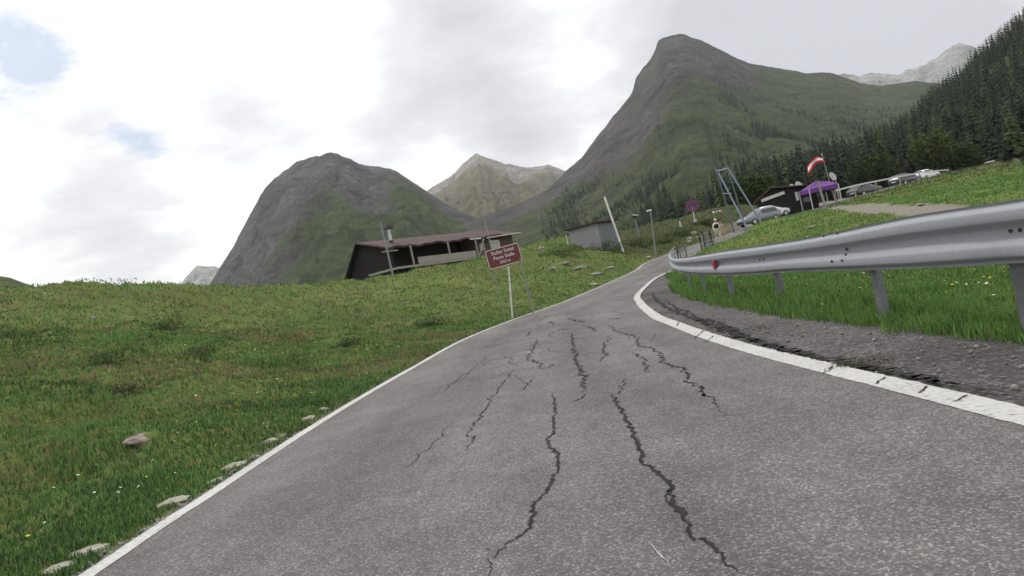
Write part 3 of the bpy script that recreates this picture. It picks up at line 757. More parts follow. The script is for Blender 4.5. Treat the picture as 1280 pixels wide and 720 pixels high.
PAL = np.array([(.080, .155, .044), (.104, .192, .055), (.135, .222, .068), (.175, .25, .088), (.235, .200, .108), (.205, .132, .092), (.040, .082, .031)])
def palette(x, y, right):
    n1 = fbm(x * .28, y * .28, 3); n2 = fbm(x * 1.1 + 9, y * 1.1, 3); n3 = fbm(x * .10 + 3, y * .10 + 7, 2)
    pr = np.stack([1.0 + .9 * np.clip(-n2, 0, 1), 1.5 + 0 * n1, 1.2 + 1.2 * np.clip(n1, 0, 1), .5 + 1.0 * np.clip(n1 + n3, 0, 1),
                   .16 + 1.3 * np.clip(n2 - .22, 0, 1) + .5 * np.clip(n3, 0, 1), .05 + 1.0 * np.clip(n2 - .3, 0, 1), .5 + 1.6 * np.clip(-n1 - .08, 0, 1)], -1)
    dry = sstep(-.05, .4, fbm(x * .25 + 70, y * .25, 4)) * sstep(9, 15, np.hypot(x, y)) * (x < 1); pr[:, 4] += 3.2 * dry; pr[:, 5] += 1.8 * dry; lush = (1 - sstep(1.2, 2.6, np.abs(x + 3.0 + .35 * np.clip(y - 9, 0, 99) * 0 - .0))) * (x < 0) * (y < 13); pr[:, 6] += 3 * lush; pr[:, 0] += 2 * lush; pr[:, 4:6] *= (1 - .8 * lush)[:, None]
    heath = sstep(.30, .55, fbm(x * .45 + 170, y * .45, 4)) * (x < 0); pr[:, 5] += 2.6 * heath; pr[:, 6] += 1.4 * heath
    bank = (x > 8) & (y > 55); pr[bank, 6] += 9.0; pr[bank, 5] += 1.6; pr[bank, 2:4] *= .3
    pr[right & ~bank, 4:6] *= .3; pr[right, 2:4] *= 1.6; pr[right, 6] *= .4
    c = np.cumsum(pr, 1); c /= c[:, -1:]
    i = (RNG.random((len(x), 1)) > c).sum(1).clip(0, 6)
    return PAL[i] * np.where(right, 1.0, 0.0)[:, None] * (.97, 1.04, .90) * RNG.uniform(.75, 1.25, (len(x), 1)) + np.where(right, 0.0, 1.0)[:, None] * PAL[i] * (1 + .42 * np.clip(fbm(x * .55 + 30, y * .55, 4), -1, 1) * 1.35 + .22 * np.clip(fbm(x * 2.1, y * 2.1 + 9, 3), -1, 1))[:, None] * RNG.uniform(.75, 1.25, (len(x), 1)) * RNG.uniform(.93, 1.07, (len(x), 3))

def blades(name, x, y, z, hgt, wid, colr, m, lean=.8):
    n = len(x); a = RNG.uniform(0, 2 * np.pi, n); b = RNG.uniform(0, 2 * np.pi, n); l = RNG.uniform(.1, 1, n) * lean * hgt
    ux, uy = np.cos(a) * wid * .5, np.sin(a) * wid * .5
    lx, ly = np.cos(b) * l, np.sin(b) * l
    V = np.empty((n, 5, 3), np.float32)
    V[:, 0] = np.stack([x - ux, y - uy, z - .02], -1); V[:, 1] = np.stack([x + ux, y + uy, z - .02], -1)
    V[:, 2] = np.stack([x + ux * .8 + lx * .35, y + uy * .8 + ly * .35, z + hgt * .6], -1)
    V[:, 3] = np.stack([x - ux * .8 + lx * .35, y - uy * .8 + ly * .35, z + hgt * .6], -1)
    V[:, 4] = np.stack([x + lx, y + ly, z + hgt * (1 - .12 * l / (lean * hgt + 1e-6))], -1)
    k = np.arange(n)[:, None] * 5
    me = np_mesh(name, V.reshape(-1, 3), [k + np.array([[0, 1, 2, 3]]), k + np.array([[3, 2, 4]])], m, smooth=False)
    at_ = me.attributes.new('col', 'FLOAT_COLOR', 'POINT')
    c4 = np.repeat(np.c_[colr, np.ones(n)][:, None], 5, 1).astype(np.float32)
    at_.data.foreach_set('color', c4.ravel())
    return obj(name, me)

HUT_C = at(540, 330, 66)
def scatter(n, r0, r1, a0=-62, a1=74, p=1.0):
    u_ = RNG.random(n); r = (r0 ** (1 - p) + u_ * (r1 ** (1 - p) - r0 ** (1 - p))) ** (1 / (1 - p)) if p != 1.0 else r0 * (r1 / r0) ** u_
    a = np.radians(RNG.uniform(a0, a1, n)); return r * np.sin(a), r * np.cos(a), r

def meadow(n, r0, r1):
    x, y, r = scatter(n, r0, r1)
    off, hw, zr = road_coords(x, y); e = np.abs(off) - hw; right = off > 0
    edge = np.where(right, shoulder_w(y) - .02, .17) + .22 * fbm(x * 1.3, y * 1.3, 3) + .10 * RNG.random(n)
    keep = (e > edge) & (path_mask(x, y) < .5)
    keep &= ~((off < 0) & (y > 62) & (x > 22) & (e < 3.5))
    for sx, sy, srad in STONE_AT: keep &= np.hypot(x - sx, y - sy) > srad
    x, y, r, e, right, off = x[keep], y[keep], r[keep], e[keep], right[keep], off[keep]
    z = height(x, y)
    k = inframe(np.stack([x, y, z], -1), 900); x, y, z, r, e, right = x[k], y[k], z[k], r[k], e[k], right[k]
    sc = np.maximum(1, r / 7.0)
    tall = .75 + .9 * sstep(.1, .6, fbm(x * .6 + 3, y * .6, 3)) + np.where(right, 1.25 * (1 - sstep(.35, 1.1, e - shoulder_w(y))), .1 * (1 - sstep(.2, .8, e)))
    hgt = RNG.uniform(.03, .085, len(x)) * tall * sc ** .42
    wid = RNG.uniform(.006, .014, len(x)) * sc ** .95
    return x, y, z, hgt, wid, palette(x, y, right)
parts = [np.concatenate(p) for p in zip(meadow(520000, 2.6, 26), meadow(320000, 14, 95))]
tag(blades('meadow_grass', *parts, M['blade']), kind='stuff')

# dark low cushions of alpine shrub between the grass: leafy tufts, and wild flowers
def flowers(n):
    x, y, r = scatter(n, 3.2, 60)
    off, hw, zr = road_coords(x, y); e = np.abs(off) - hw; right = off > 0
    dens = np.where(right, 1.1, .22) + .7 * fbm(x * .4, y * .4, 2)
    keep = (e > np.where(right, shoulder_w(y) + .35, .5)) & (RNG.random(n) < dens) & (path_mask(x, y) < .2)
    x, y, r, right = x[keep], y[keep], r[keep], right[keep]; z = height(x, y)
    k = inframe(np.stack([x, y, z], -1), 100); x, y, z, r, right = x[k], y[k], z[k], r[k], right[k]
    m_ = len(x); s = RNG.uniform(.008, .017, m_) * np.maximum(1, r / 9) ** .6; hh = RNG.uniform(.09, .22, m_) * np.maximum(1, r / 12) ** .4
    ca = np.linspace(0, 2 * np.pi, 7)[:-1]
    V = np.empty((m_, 7, 3)); V[:, 6] = np.stack([x, y, z + hh + s * .25], -1)
    tx, ty = RNG.uniform(-.5, .5, (2, m_))
    for j, a_ in enumerate(ca):
        V[:, j] = np.stack([x + s * np.cos(a_), y + s * np.sin(a_), z + hh + s * (tx * np.cos(a_) + ty * np.sin(a_))], -1)
    k7 = np.arange(m_)[:, None] * 7
    F_ = [k7 + np.array([[j, (j + 1) % 6, 6]]) for j in range(6)]
    me = np_mesh('wild_flowers', V.reshape(-1, 3), F_, M['leaf'], smooth=False)
    yel = RNG.random(m_) < np.where(right, .5, .25)
    c = np.where(yel[:, None], (.55, .48, .06), (.62, .62, .55))
    a_ = me.attributes.new('col', 'FLOAT_COLOR', 'POINT'); a_.data.foreach_set('color', np.repeat(np.c_[c, np.ones(m_)][:, None], 7, 1).astype(np.float32).ravel())
    return obj('wild_flowers', me)
tag(flowers(3600), kind='stuff')

def leaf_cloud(name, c, rad, n, size, cols, parent=None, flat=.6, shell=.35):
    """n small leaf faces through an ellipsoid's volume, thicker towards its skin"""
    d = RNG.normal(size=(n, 3)); d /= np.linalg.norm(d, axis=1)[:, None]
    r = RNG.random(n) ** shell
    lump = 1 + .28 * fbm(d[:, 0] * 2 + c[0], d[:, 1] * 2 + d[:, 2] * 2.7 + c[1], 3)
    P = d * (r * lump)[:, None] * np.asarray(rad) + np.asarray(c)
    a = RNG.normal(size=(n, 3)); a /= np.linalg.norm(a, axis=1)[:, None]; b = np.cross(a, RNG.normal(size=(n, 3))); b /= np.linalg.norm(b, axis=1)[:, None]
    s = size * RNG.uniform(.6, 1.4, (n, 1))
    V = np.stack([P - a * s, P + b * s * flat, P + a * s, P - b * s * flat], 1)
    k = np.arange(n)[:, None] * 4
    me = np_mesh(name, V.reshape(-1, 3), [k + np.arange(4)[None]], M['leaf'], smooth=False)
    i = RNG.integers(0, len(cols), n); cc = np.asarray(cols)[i] * RNG.uniform(.7, 1.3, (n, 1))
    at_ = me.attributes.new('col', 'FLOAT_COLOR', 'POINT'); at_.data.foreach_set('color', np.repeat(np.c_[cc, np.ones(n)][:, None], 4, 1).astype(np.float32).ravel())
    return obj(name, me, parent)
DARKL = [(.034, .052, .020), (.046, .070, .026), (.062, .088, .032)]
SHR = [
    (535, 391, 25.5, (.95, .5, .36), 'dark leafy low shrub in the meadow between hut and tourist sign', DARKL),
    (150, 485, 11.6, (.42, .3, .20), 'reddish brown low shrub on the left meadow slope', [(.062, .048, .026), (.046, .060, .022), (.085, .052, .033)]),
    (128, 452, 14.4, (.5, .35, .26), 'small dark green shrub above the reddish shrub on the left slope', DARKL),
    (122, 369, 43, (2.6, 1.2, .75), 'long dark shrub on the skyline of the left meadow', DARKL),
    (205, 415, 22, (.8, .5, .30), 'round green shrub under the left meadow crest', [(.04, .065, .02), (.06, .09, .028)]),
    (247, 455, 16, (.5, .35, .22), 'low olive shrub midway up the left meadow', [(.05, .06, .022), (.035, .05, .02)]),
    (440, 447, 19, (.6, .4, .22), 'dry brownish green shrub in the meadow left of the sign', [(.07, .068, .03), (.045, .055, .022)]),
    (335, 378, 51, (1.8, .9, .5), 'dark shrub on the meadow crest below the rocky mountain', DARKL),
    (700, 318, 54, (2.2, 1.0, .7), 'bright green bush directly below the grey shed', [(.05, .085, .024), (.07, .11, .03)]),
    (752, 305, 58, (1.9, 1.0, .8), 'green bush between shed and leaning white pole', [(.045, .075, .022), (.06, .095, .028)]),
    (800, 318, 62, (2.2, 1.0, .75), 'dark bush at the road edge beside the leaning pole foot', DARKL),
    (850, 293, 67, (2.4, 1.0, .8), 'dark shrub on the bank under the round sign', DARKL),
    (880, 283, 71, (2.0, 1.0, .6), 'olive shrub on the bank behind the walkers', [(.05, .06, .022), (.04, .065, .02)]),
    (832, 304, 64, (1.8, .8, .7), 'dark shrub on the bank beside the lamp post', DARKL),
]
for (px, py, D, rad, lab, cols) in SHR:
    p = drop(px, py, D); rad = (rad[0], rad[1], rad[2] * .85)
    o = leaf_cloud('low_shrub', (0, 0, rad[2] * .3), rad, int(500 + 300 * rad[0]), .030 * (D / 12) ** .6, [tuple(.55 * a + .45 * b for a, b in zip(c_, (.10, .14, .042))) for c_ in cols] + list(cols), flat=.4, shell=.5)
    o.location = p; tag(o, lab, 'shrub', 'low shrubs in the meadow')
# weeds rooted in the broken asphalt by the white line
for (px, py, sx, n, lab) in ((1072, 455, .30, 420, 'weed clump growing at the white line by the broken asphalt edge'), (936, 414, .30, 220, 'thin weed clump in the shoulder crack nearer the curve')):
    g = on_road(px, py); o = leaf_cloud('weed', (0, 0, .03), (sx, .10, .055), n, .014, [(.06, .085, .03), (.09, .11, .045), (.10, .095, .05)], flat=.3)
    o.location = (g[0], g[1], -.03); tag(o, lab, 'weed', 'weeds in the shoulder')

# ------------------------------------------------------------------ stones
def stone(name, p, size, m, seed, rz=0.0):
    bm = bmesh.new(); bmesh.ops.create_icosphere(bm, subdivisions=3, radius=1)
    P = np.array([v.co[:] for v in bm.verts])
    # cut by a few random planes: flat, broken faces
    rg = np.random.default_rng(seed)
    for _ in range(11):
        nrm = rg.normal(size=3); nrm /= np.linalg.norm(nrm); dd = rg.uniform(.5, .85); s = P @ nrm - dd
        P = P - np.clip(s, 0, None)[:, None] * nrm
    P *= (1 + .22 * fbm(P[:, 0] * 1.7 + seed, P[:, 1] * 1.7 + P[:, 2] * 1.3, 5))[:, None]
    P *= np.array(size) * .5
    for v, q in zip(bm.verts, P): v.co = q
    me = bpy.data.meshes.new(name); bm.to_mesh(me); bm.free(); me.materials.append(m)
    o = obj(name, me, loc=(p[0], p[1], p[2] + size[2] * (.12 if p[1] < 16 else 0))); o.rotation_euler = (0, 0, rz); return o
for i, (px, py, size, m, lab) in enumerate(STN):
    p, D = ground_hit(px, py)
    if px < 420 and px not in (178, 115): size = tuple(a * b for a, b in zip(size, (1.1, 1.1, 1.1)))
    o = stone('stone', p, size, M[m], i + 3, math.atan2(.4, .3) + random.uniform(-.4, .4) if px < 420 else random.uniform(-.3, .3))
    if px < 420 and px not in (178, 115): o.rotation_euler.z = R(62) + random.uniform(-.3, .3); o.location.z -= .024
    if px in (178, 115): o.location.z -= .075; o.rotation_euler.x = R(14)
    tag(o, lab, 'stone', 'stones by the road and in the meadow')

# loose grit and pebbles along both edges of the asphalt
def pebbles(n):
    V = []; Fq = []; rg = np.random.default_rng(8); ico = bmesh.new(); bmesh.ops.create_icosphere(ico, subdivisions=1, radius=1); P0 = np.array([v.co[:] for v in ico.verts]); F0 = np.array([[v.index for v in f.verts] for f in ico.faces]); ico.free()
    for k in range(n):
        y = 3 + 22 * rg.random() ** 1.8
        if rg.random() < .55: x = np.interp(y, sl[:, 1], sl[:, 0]) - .10 - abs(rg.normal(0, .09))
        else: x = np.interp(y, sr_[:, 1], sr_[:, 0]) + .10 + rg.random() * 1.0
        s = rg.uniform(.005, .017) * (1.8 if rg.random() < .08 else 1); b = len(V) * len(P0)
        P = P0 * s * rg.uniform(.6, 1.3, 3) * (1 + .25 * rg.normal(size=(len(P0), 1)))
        off_, hw_, zr_ = road_coords(np.array([x]), np.array([y])); z = -.022 if off_[0] > 0 else h1(x, y)
        V.append(P + (x, y, max(z, -.028) + s * .2)); Fq.append(F0 + b)
    return obj('grit', np_mesh('grit', np.concatenate(V), [np.concatenate(Fq)], M['stone_grey'], smooth=False))
tag(pebbles(1100), kind='stuff')

# ------------------------------------------------------------------ guardrail
top_px = [(1700, 178, 2.75), (1420, 223, 3.7), (1276, 248, 4.6), (1200, 259.5, 5.1), (1137, 270, 5.8), (1059, 287, 7.2), (1015, 296, 8.4), (980, 302, 9.7), (940, 308, 10.9), (905, 313, 12.2), (875, 318.5, 14.6), (856, 321.5, 17.2), (845, 322, 19.6), (839.5, 319.5, 22.5), (838.5, 316, 26), (840.5, 311.5, 30), (844, 308.5, 34)]
bot_px = [(1700, 330, 2.75), (1420, 332, 3.7), (1276, 330, 4.6), (1200, 334, 5.1), (1137, 337, 5.8), (1059, 339, 7.2), (1015, 340, 8.4), (980, 341, 9.7), (940, 344, 10.9), (905, 345, 12.2), (875, 344, 14.6), (856, 342, 17.2), (845, 339.5, 19.6), (839.5, 335, 22.5), (838.5, 330, 26), (840.5, 323, 30), (844, 318, 34)]
T_ = np.array([at(*p)[:] for p in top_px]); B_ = np.array([at(*p)[:] for p in bot_px])
ctr = (T_ + B_) / 2; hh = T_[:, 2] - B_[:, 2]
_b = ctr[0]; ctr = np.vstack([[_b[0] + .12, -9, _b[2]], [_b[0] + .06, -4.5, _b[2]], [_b[0] + .02, -.5, _b[2]], ctr]); hh = np.r_[hh[0], hh[0], hh[0], hh]
hh[:] = np.clip(hh, .42, .49)
ctr = catmull(ctr, 8); hh = np.clip(catmull(hh[:, None], 8)[:, 0], .42, .49)
_k = [int(np.abs(to_px(ctr)[:128, 0] + 9e9 * (ctr[:128, 1] < .5) - _p).argmin()) for _p in (1056, 905)]
for _j in sorted(_k, reverse=True): ctr = np.insert(ctr, _j, ctr[_j] + (ctr[_j - 1] - ctr[_j]) * .012, 0); hh = np.insert(hh, _j, hh[_j])
tan = np.gradient(ctr[:, :2], axis=0); tan /= np.linalg.norm(tan, axis=1)[:, None]
nout = np.c_[-tan[:, 1], tan[:, 0]]      # towards the road
gr = empty('guardrail', (float(ctr[40, 0]), float(ctr[40, 1]), 0)); O = np.array(gr.location)
tag(gr, 'long galvanised steel guardrail curving along the right side of the road', 'guardrail')
prof = [(-.50, .018), (-.485, .002), (-.455, .000), (-.405, .050), (-.370, .070), (-.345, .074), (-.215, .074), (-.19, .070), (-.155, .050), (-.075, .006), (-.05, .000), (.05, .000), (.075, .006), (.155, .050), (.19, .070), (.215, .074), (.345, .074), (.370, .070), (.405, .050), (.455, .000), (.485, .002), (.50, .018)]
lapj = np.zeros(len(ctr)); _q = to_px(ctr)
for _px in (1056, 905):       # where one length of beam laps over the next
    lapj[int(np.abs(_q[:128, 0] + 9e9 * (ctr[:128, 1] < .5) - _px).argmin()):] -= .007
prof = [(a, b) for a, b in prof]
th_ = .006
outer = []; inner = []
for a, b in prof:
    base = ctr + np.c_[nout * (b + lapj[:, None]), hh * a]
    outer.append(base); inner.append(base - np.c_[nout * th_, 0 * hh])
Vo = np.stack(outer, 1); Vi = np.stack(inner, 1); nP = len(prof); nC = len(ctr)
Vall = np.concatenate([Vo.reshape(-1, 3), Vi.reshape(-1, 3)]) - O
gf = grid_faces(nC, nP); m0 = nC * nP
side = []
for i in range(nC - 1):
    for j in (0, nP - 1): side.append([i * nP + j, (i + 1) * nP + j, m0 + (i + 1) * nP + j, m0 + i * nP + j])
for j in range(nP - 1):
    for i in (0, nC - 1): side.append([i * nP + j, i * nP + j + 1, m0 + i * nP + j + 1, m0 + i * nP + j])
me = np_mesh('beam', Vall, [gf, gf[:, ::-1] + m0, np.array(side)], M['galv'])
beam = obj('beam', me, gr)
def near_rail(px, py=300):
    q = to_px(ctr); j = int(np.abs(np.where(q[:128, 1] > -1e9, q[:128, 0], 0) + 9e9 * (ctr[:128, 1] < .5) - px).argmin()); return j
for px, base in ((1258, None), (1072, None), (960, None), (901, None), (869, None), (852, None), (1640, None), ('y', 0.6), ('y', -1.4), ('y', -3.6)):
    j = near_rail(px) if px != 'y' else int(np.abs(ctr[:60, 1] - base).argmin()); c = ctr[j]; t3 = Vector((*tan[j], 0)); n3 = Vector((*nout[j], 0))
    p0 = Vector(c) - n3 * .075; g = h1(p0.x, p0.y)
    mb = MB(); rot = Matrix((t3, n3, Vector((0, 0, 1)))).transposed()
    zt = c[2] + hh[j] * .42; z0 = g - .3
    mb.box((p0.x - O[0], p0.y - O[1], (zt + z0) / 2), (.15, .006, zt - z0), rot)
    for s in (-1, 1): mb.box((p0.x - O[0] + t3.x * s * .072 - n3.x * .03, p0.y - O[1] + t3.y * s * .072 - n3.y * .03, (zt + z0) / 2), (.006, .06, zt - z0 - .004), rot)
    post = mb.build('post', M['galv_dark'], gr)
    mb = MB(); bc = Vector(c) - n3 * .036 - Vector(O)
    mb.box(bc, (.10, .05, .16), rot); mb.build('spacer', M['galv_dark'], post)
def bolt(px, rowfrac, k=1):
    j = near_rail(px); c = ctr[j] + np.array([0, 0, hh[j] * rowfrac]); n3 = np.array([*nout[j], 0])
    b = np.interp(rowfrac, [a for a, _ in prof], [v for _, v in prof])
    p = Vector(c + n3 * b - O); MB().bar(p - Vector(n3) * .004, p + Vector(n3) * .012, .014, n=8).build('bolt', M['bolt'], beam)
for px in (1037, 1055): bolt(px, .45)
for px in (1056, 1062): bolt(px, .03); bolt(px, -.10)
for px in (1046, 1060): bolt(px, -.22)
for px in (1262, 1272): bolt(px, .02)
for px in (948, 956): bolt(px, .02)
j = near_rail(895); c = Vector(ctr[j] - O); n3 = Vector((*nout[j], 0)); t3 = Vector((*tan[j], 0)); rot = Matrix((t3, n3, Vector((0, 0, 1)))).transposed()
MB().box(c + n3 * .055 + Vector((0, 0, -.01)), (.19, .05, .16), rot, .008).build('reflector', M['red_refl'], gr)

# ------------------------------------------------------------------ brown tourist sign
def text_mesh(txt, size, name, m, parent, origin, xdir, ydir, lift=.004):
    cu = bpy.data.curves.new(name, 'FONT'); cu.body = txt; cu.size = size; cu.align_x = 'CENTER'; cu.align_y = 'CENTER'; cu.extrude = .0015; cu.offset = size * .012
    tmp = bpy.data.objects.new(name, cu); COL.objects.link(tmp); bpy.context.view_layer.update()
    me = bpy.data.meshes.new_from_object(tmp.evaluated_get(bpy.context.evaluated_depsgraph_get())); bpy.data.objects.remove(tmp)
    me.name = name; me.materials.clear(); me.materials.append(m)
    o = obj(name, me, parent); xd, yd = Vector(xdir).normalized(), Vector(ydir).normalized(); zd = xd.cross(yd)
    o.matrix_local = Matrix.Translation(Vector(origin) + zd * lift) @ Matrix((xd, yd, zd)).transposed().to_4x4()
    return o
def rounded(w, h, r, n=5):
    out = []
    for cx, cy, a0 in ((w / 2 - r, h / 2 - r, 0), (-w / 2 + r, h / 2 - r, 90), (-w / 2 + r, -h / 2 + r, 180), (w / 2 - r, -h / 2 + r, 270)):
        for k in range(n + 1):
            a = R(a0 + 90 * k / n); out.append((cx + r * math.cos(a), cy + r * math.sin(a)))
    return out
DS = 25.0
c0 = at(629.8, 320.2, DS)
xd = (at(653, 326.5, DS * 1.012) - at(612.5, 338, DS)).normalized(); yd = (at(605.5, 316, DS) - at(612.5, 338, DS)).normalized()
yd = (yd - xd * yd.dot(xd)).normalized(); zd = xd.cross(yd)
W_ = 44.5 / F * DS; H_ = 24.5 / F * DS
base = drop(648, 386, DS); sg = empty('tourist_sign', base); tag(sg, 'brown sign lettered Staller Sattel Passo Stalle on thin legs left of road', 'road sign')
L0 = c0 - base
pl = lambda pts, z: [L0 + xd * a + yd * b + zd * z for a, b in pts]
panel = MB().prism(pl(rounded(W_, H_, .07), -.012), zd * .022).build('panel', M['brown_sign'], sg)
mb = MB(); o_, i_ = rounded(W_ - .02, H_ - .02, .065), rounded(W_ - .075, H_ - .075, .045); n = len(o_)
for k in range(n):
    a, b = o_[k], o_[(k + 1) % n]; c_, d_ = i_[(k + 1) % n], i_[k]; mb.poly(pl([a, b, c_, d_], .0125))
mb.build('border', M['offwhite'], panel)
for txt, sz_, dy in (('Staller Sattel', .185, .20), ('Passo Stalle', .185, .0), ('2052 m', .15, -.195)):
    text_mesh(txt, sz_, 'lettering', M['offwhite'], panel, L0 + yd * dy * 1.02, xd, yd, .0125)
def leg(top, ft_, D, r, m='grey_post', parent=sg, origin=base, Dt=None):
    a = at(*top, Dt or D); b = drop(*ft_, D); b.z -= .15
    MB().bar(a - origin, b - origin, r, n=8).build('leg', M[m], parent)
leg((650, 322), (665, 382), DS, .030, Dt=DS - .0 + .06); leg((616, 336), (629.5, 390), DS, .022, Dt=DS + .06); leg((635.5, 333), (639, 393), DS - .25, .034, 'offwhite', Dt=DS + .04)

# ------------------------------------------------------------------ alpine hut
Ck = at(488, 309, 56); Ek = at(645, 291, 73)
f = Vector((Ek.x - Ck.x, Ek.y - Ck.y, 0)); LEN = f.length; f.normalize(); bdir = Vector((-f.y, f.x, 0))   # along the front, and into the depth
zf = 5.0; ze = Ck.z + .0
hut = empty('alpine_hut', (Ck.x, Ck.y, zf)); tag(hut, 'long dark wooden hut with shallow rusty red roof and open porch', 'hut')
def hp(s, w_, z): return f * s + bdir * w_ + Vector((0, 0, z - zf))
KW = 3.9; RZ = Ck.z + 1.25; BW = 7.2; BZ = 3.9; dz_e = Ek.z - Ck.z
ev = lambda s: ze + dz_e * s / LEN + .07 * math.sin(s * 1.3) + .05 * math.sin(s * 3.1)
rv = lambda s: RZ + dz_e * .9 * s / LEN
# end wall: the gable that faces the road, its shadow put into the dark colour
MB().prism([hp(.25, .35, 1.0), hp(.25, .35, ev(0) - .12), hp(.25, KW, RZ - .14), hp(.25, BW - .15, BZ - .3), hp(.25, BW - .3, 1.0)], f * .25).build('gable_wall', M['dark_wood'], hut)
# front roof slope, with a slightly ragged eave; the steep back slope
ns = 40; V = []
for i in range(ns + 1):
    s = -.25 + (LEN + .5) * i / ns; sag = random.uniform(-.03, .03)
    for t in (0, .5, 1): V.append(hp(s, t * KW - .15 * (1 - t), ev(s) * (1 - t) + rv(s) * t + sag * (1 - t)))
Vt = np.array([v[:] for v in V]); nV = len(Vt); Vb = Vt - np.array([0, 0, .16])
gf = grid_faces(ns + 1, 3); rim = []
for i in range(ns):
    for j in (0, 2): rim.append([i * 3 + j, (i + 1) * 3 + j, nV + (i + 1) * 3 + j, nV + i * 3 + j])
for j in range(2):
    for i in (0, ns): rim.append([i * 3 + j, i * 3 + j + 1, nV + i * 3 + j + 1, nV + i * 3 + j])
roof = obj('roof', np_mesh('roof', np.concatenate([Vt, Vb]), [gf, gf[:, ::-1] + nV, np.array(rim)], M['roof_red'], smooth=False), hut)
MB().prism([hp(-.22, KW + .02, RZ + .03), hp(-.22, BW + .25, BZ - .1), hp(-.22, BW + .15, BZ - .3), hp(-.22, KW + .02, RZ - .17)], f * (LEN + .4)).build('back_roof', M['dark_wood'], hut)
# porch: back wall deep under the eave, floor, stone base, posts and parapet
sw_ = LEN * .60
MB().box(hp(sw_ / 2 + .4, 2.6, (zf + ze) / 2 + .1), (sw_ - .2, .15, ze - zf + .7), Matrix((f, bdir, Vector((0, 0, 1)))).transposed()).build('porch_wall', M['dark_wood'], hut)
rotH = Matrix((f, bdir, Vector((0, 0, 1)))).transposed()
MB().box(hp(LEN * .30, .9, zf - .12), (LEN * .66, 3.6, .2), rotH).build('porch_floor', M['grey_wood'], hut)
MB().box(hp(LEN * .5, 2.2, zf - 1.3), (LEN * .985, 3.5, 2.15), rotH).build('stone_base', M['stone_wall'], hut)
for s in (.10, .36, .58):
    MB().box(hp(LEN * s, -.45, (zf + ev(LEN * s)) / 2 - .09), (.13, .13, ev(LEN * s) - zf - .1), rotH).build('porch_post', M['grey_wood'], hut)
MB().bar(hp(LEN * .585, -.5, zf + .1), hp(LEN * .655, -.4, ev(LEN * .6) - .3), .07).build('brace', M['grey_wood'], hut)
MB().box(hp(LEN * .34, -.58, zf + .34), (LEN * .43, .06, .62), rotH).build('parapet', M['grey_wood'], hut)
# closed rooms on the right, stone below wood, a pale shuttered window
MB().box(hp(LEN * .80, 1.35, (zf + ze) / 2 + .1), (LEN * .36, 1.9, ze - zf + .35), rotH).build('room_wall', M['brown_wood'], hut)
MB().box(hp(LEN * .74, .36, zf + .22), (LEN * .24, .14, .9), rotH).build('stone_footing', M['stone_wall'], hut)
wn = MB().box(hp(LEN * .80, .36, zf + 1.12), (1.7, .10, 1.05), rotH).build('window', M['offwhite'], hut)
MB().box(hp(LEN * .80, .30, zf + 1.12), (1.35, .03, .75), rotH).build('shutter', M['concrete'], wn)
MB().box(hp(LEN * .68, .36, zf + 1.05), (.9, .08, .8), rotH).build('door', M['grey_wood'], hut)
MB().bar(hp(LEN * .70, -.2, ev(LEN * .7) - .22), hp(LEN + .5, -.25, ev(LEN) - .16), .06).build('gutter', M['offwhite'], hut)
MB().box(hp(LEN * .60, -.22, ev(LEN * .6) - .15), (1.9, .05, .16), rotH).build('eave_board', M['offwhite'], hut)
MB().box(hp(-.1, .05, ev(0) - .33), (1.6, .4, .10), rotH).build('shelf_board', M['grey_wood'], hut)
cb = at(489, 304, 59) - hut.location; ct = at(486, 286.5, 59) - hut.location; cb.x = ct.x = (cb.x + ct.x) / 2
ch = MB().bar(cb - Vector((0, 0, .5)), ct, .16, n=12).build('chimney', M['offwhite'], roof)
MB().bar(ct + Vector((0, 0, .06)), ct + Vector((0, 0, .34)), .50, .34, 12).build('chimney_cap', M['black'], ch); MB().bar(cb - Vector((0, 0, .35)), cb + Vector((0, 0, .25)), .19, n=12).build('chimney_collar', M['black'], ch)

def pole(name, top, base, D, r0, r1, m, label, cat='pole', upright=True, sink=.4):
    b, D = foot(*base, D); a = at(*top, D)
    o = MB().bar(Vector((0, 0, -sink)), a - b, r0, r1, 8).build(name, m, None, b); return tag(o, label, cat)
pole('snow_pole', (475.5, 277), (491, 343), 51, .085, .06, M['grey_post'], 'tall thin grey pole in front of the dark hut gable', 'pole', False)
pole('snow_pole', (603, 262), (617, 322), 54, .06, .045, M['grey_wood'], 'thin grey pole rising behind the brown sign by the hut window', 'pole', False)

# ------------------------------------------------------------------ grey shed
s0_ = drop(732, 306, 58); sh = empty('shed', s0_); tag(sh, 'small grey shed with flat dark red roof beyond the stony bank', 'shed')
a_ = at(710.5, 289, 59.6); b_ = at(746, 281.5, 57.6); fx = Vector((b_.x - a_.x, b_.y - a_.y, 0)); LW_ = fx.length; fx.normalize(); fy = Vector((-fx.y, fx.x, 0)); rotS = Matrix((fx, fy, Vector((0, 0, 1)))).transposed()
oo = Vector((a_.x, a_.y, 0)) - Vector((s0_.x, s0_.y, s0_.z)); zt = a_.z + .05; zb = s0_.z - .8
def sp(s, w_, z): return oo + fx * s + fy * w_ + Vector((0, 0, z))
MB().box(sp(LW_ / 2, .05, (zt + zb) / 2), (LW_, .1, zt - zb), rotS).build('front_wall', M['shed_wall'], sh)
MB().box(sp(LW_ / 2, 1.7, (zt + zb) / 2 - .02), (LW_ - .06, 3.15, zt - zb), rotS).build('side_wall', M['galv_dark'], sh)
MB().box(sp(LW_ / 2 + .1, 1.6, zt + .07), (LW_ + .5, 3.9, .12), rotS).build('roof', M['roof_red'], sh)
MB().bar(sp(-.28, -.1, zt - 1.6), sp(-.28, -.1, zt - .35), .05).build('downpipe', M['offwhite'], sh)

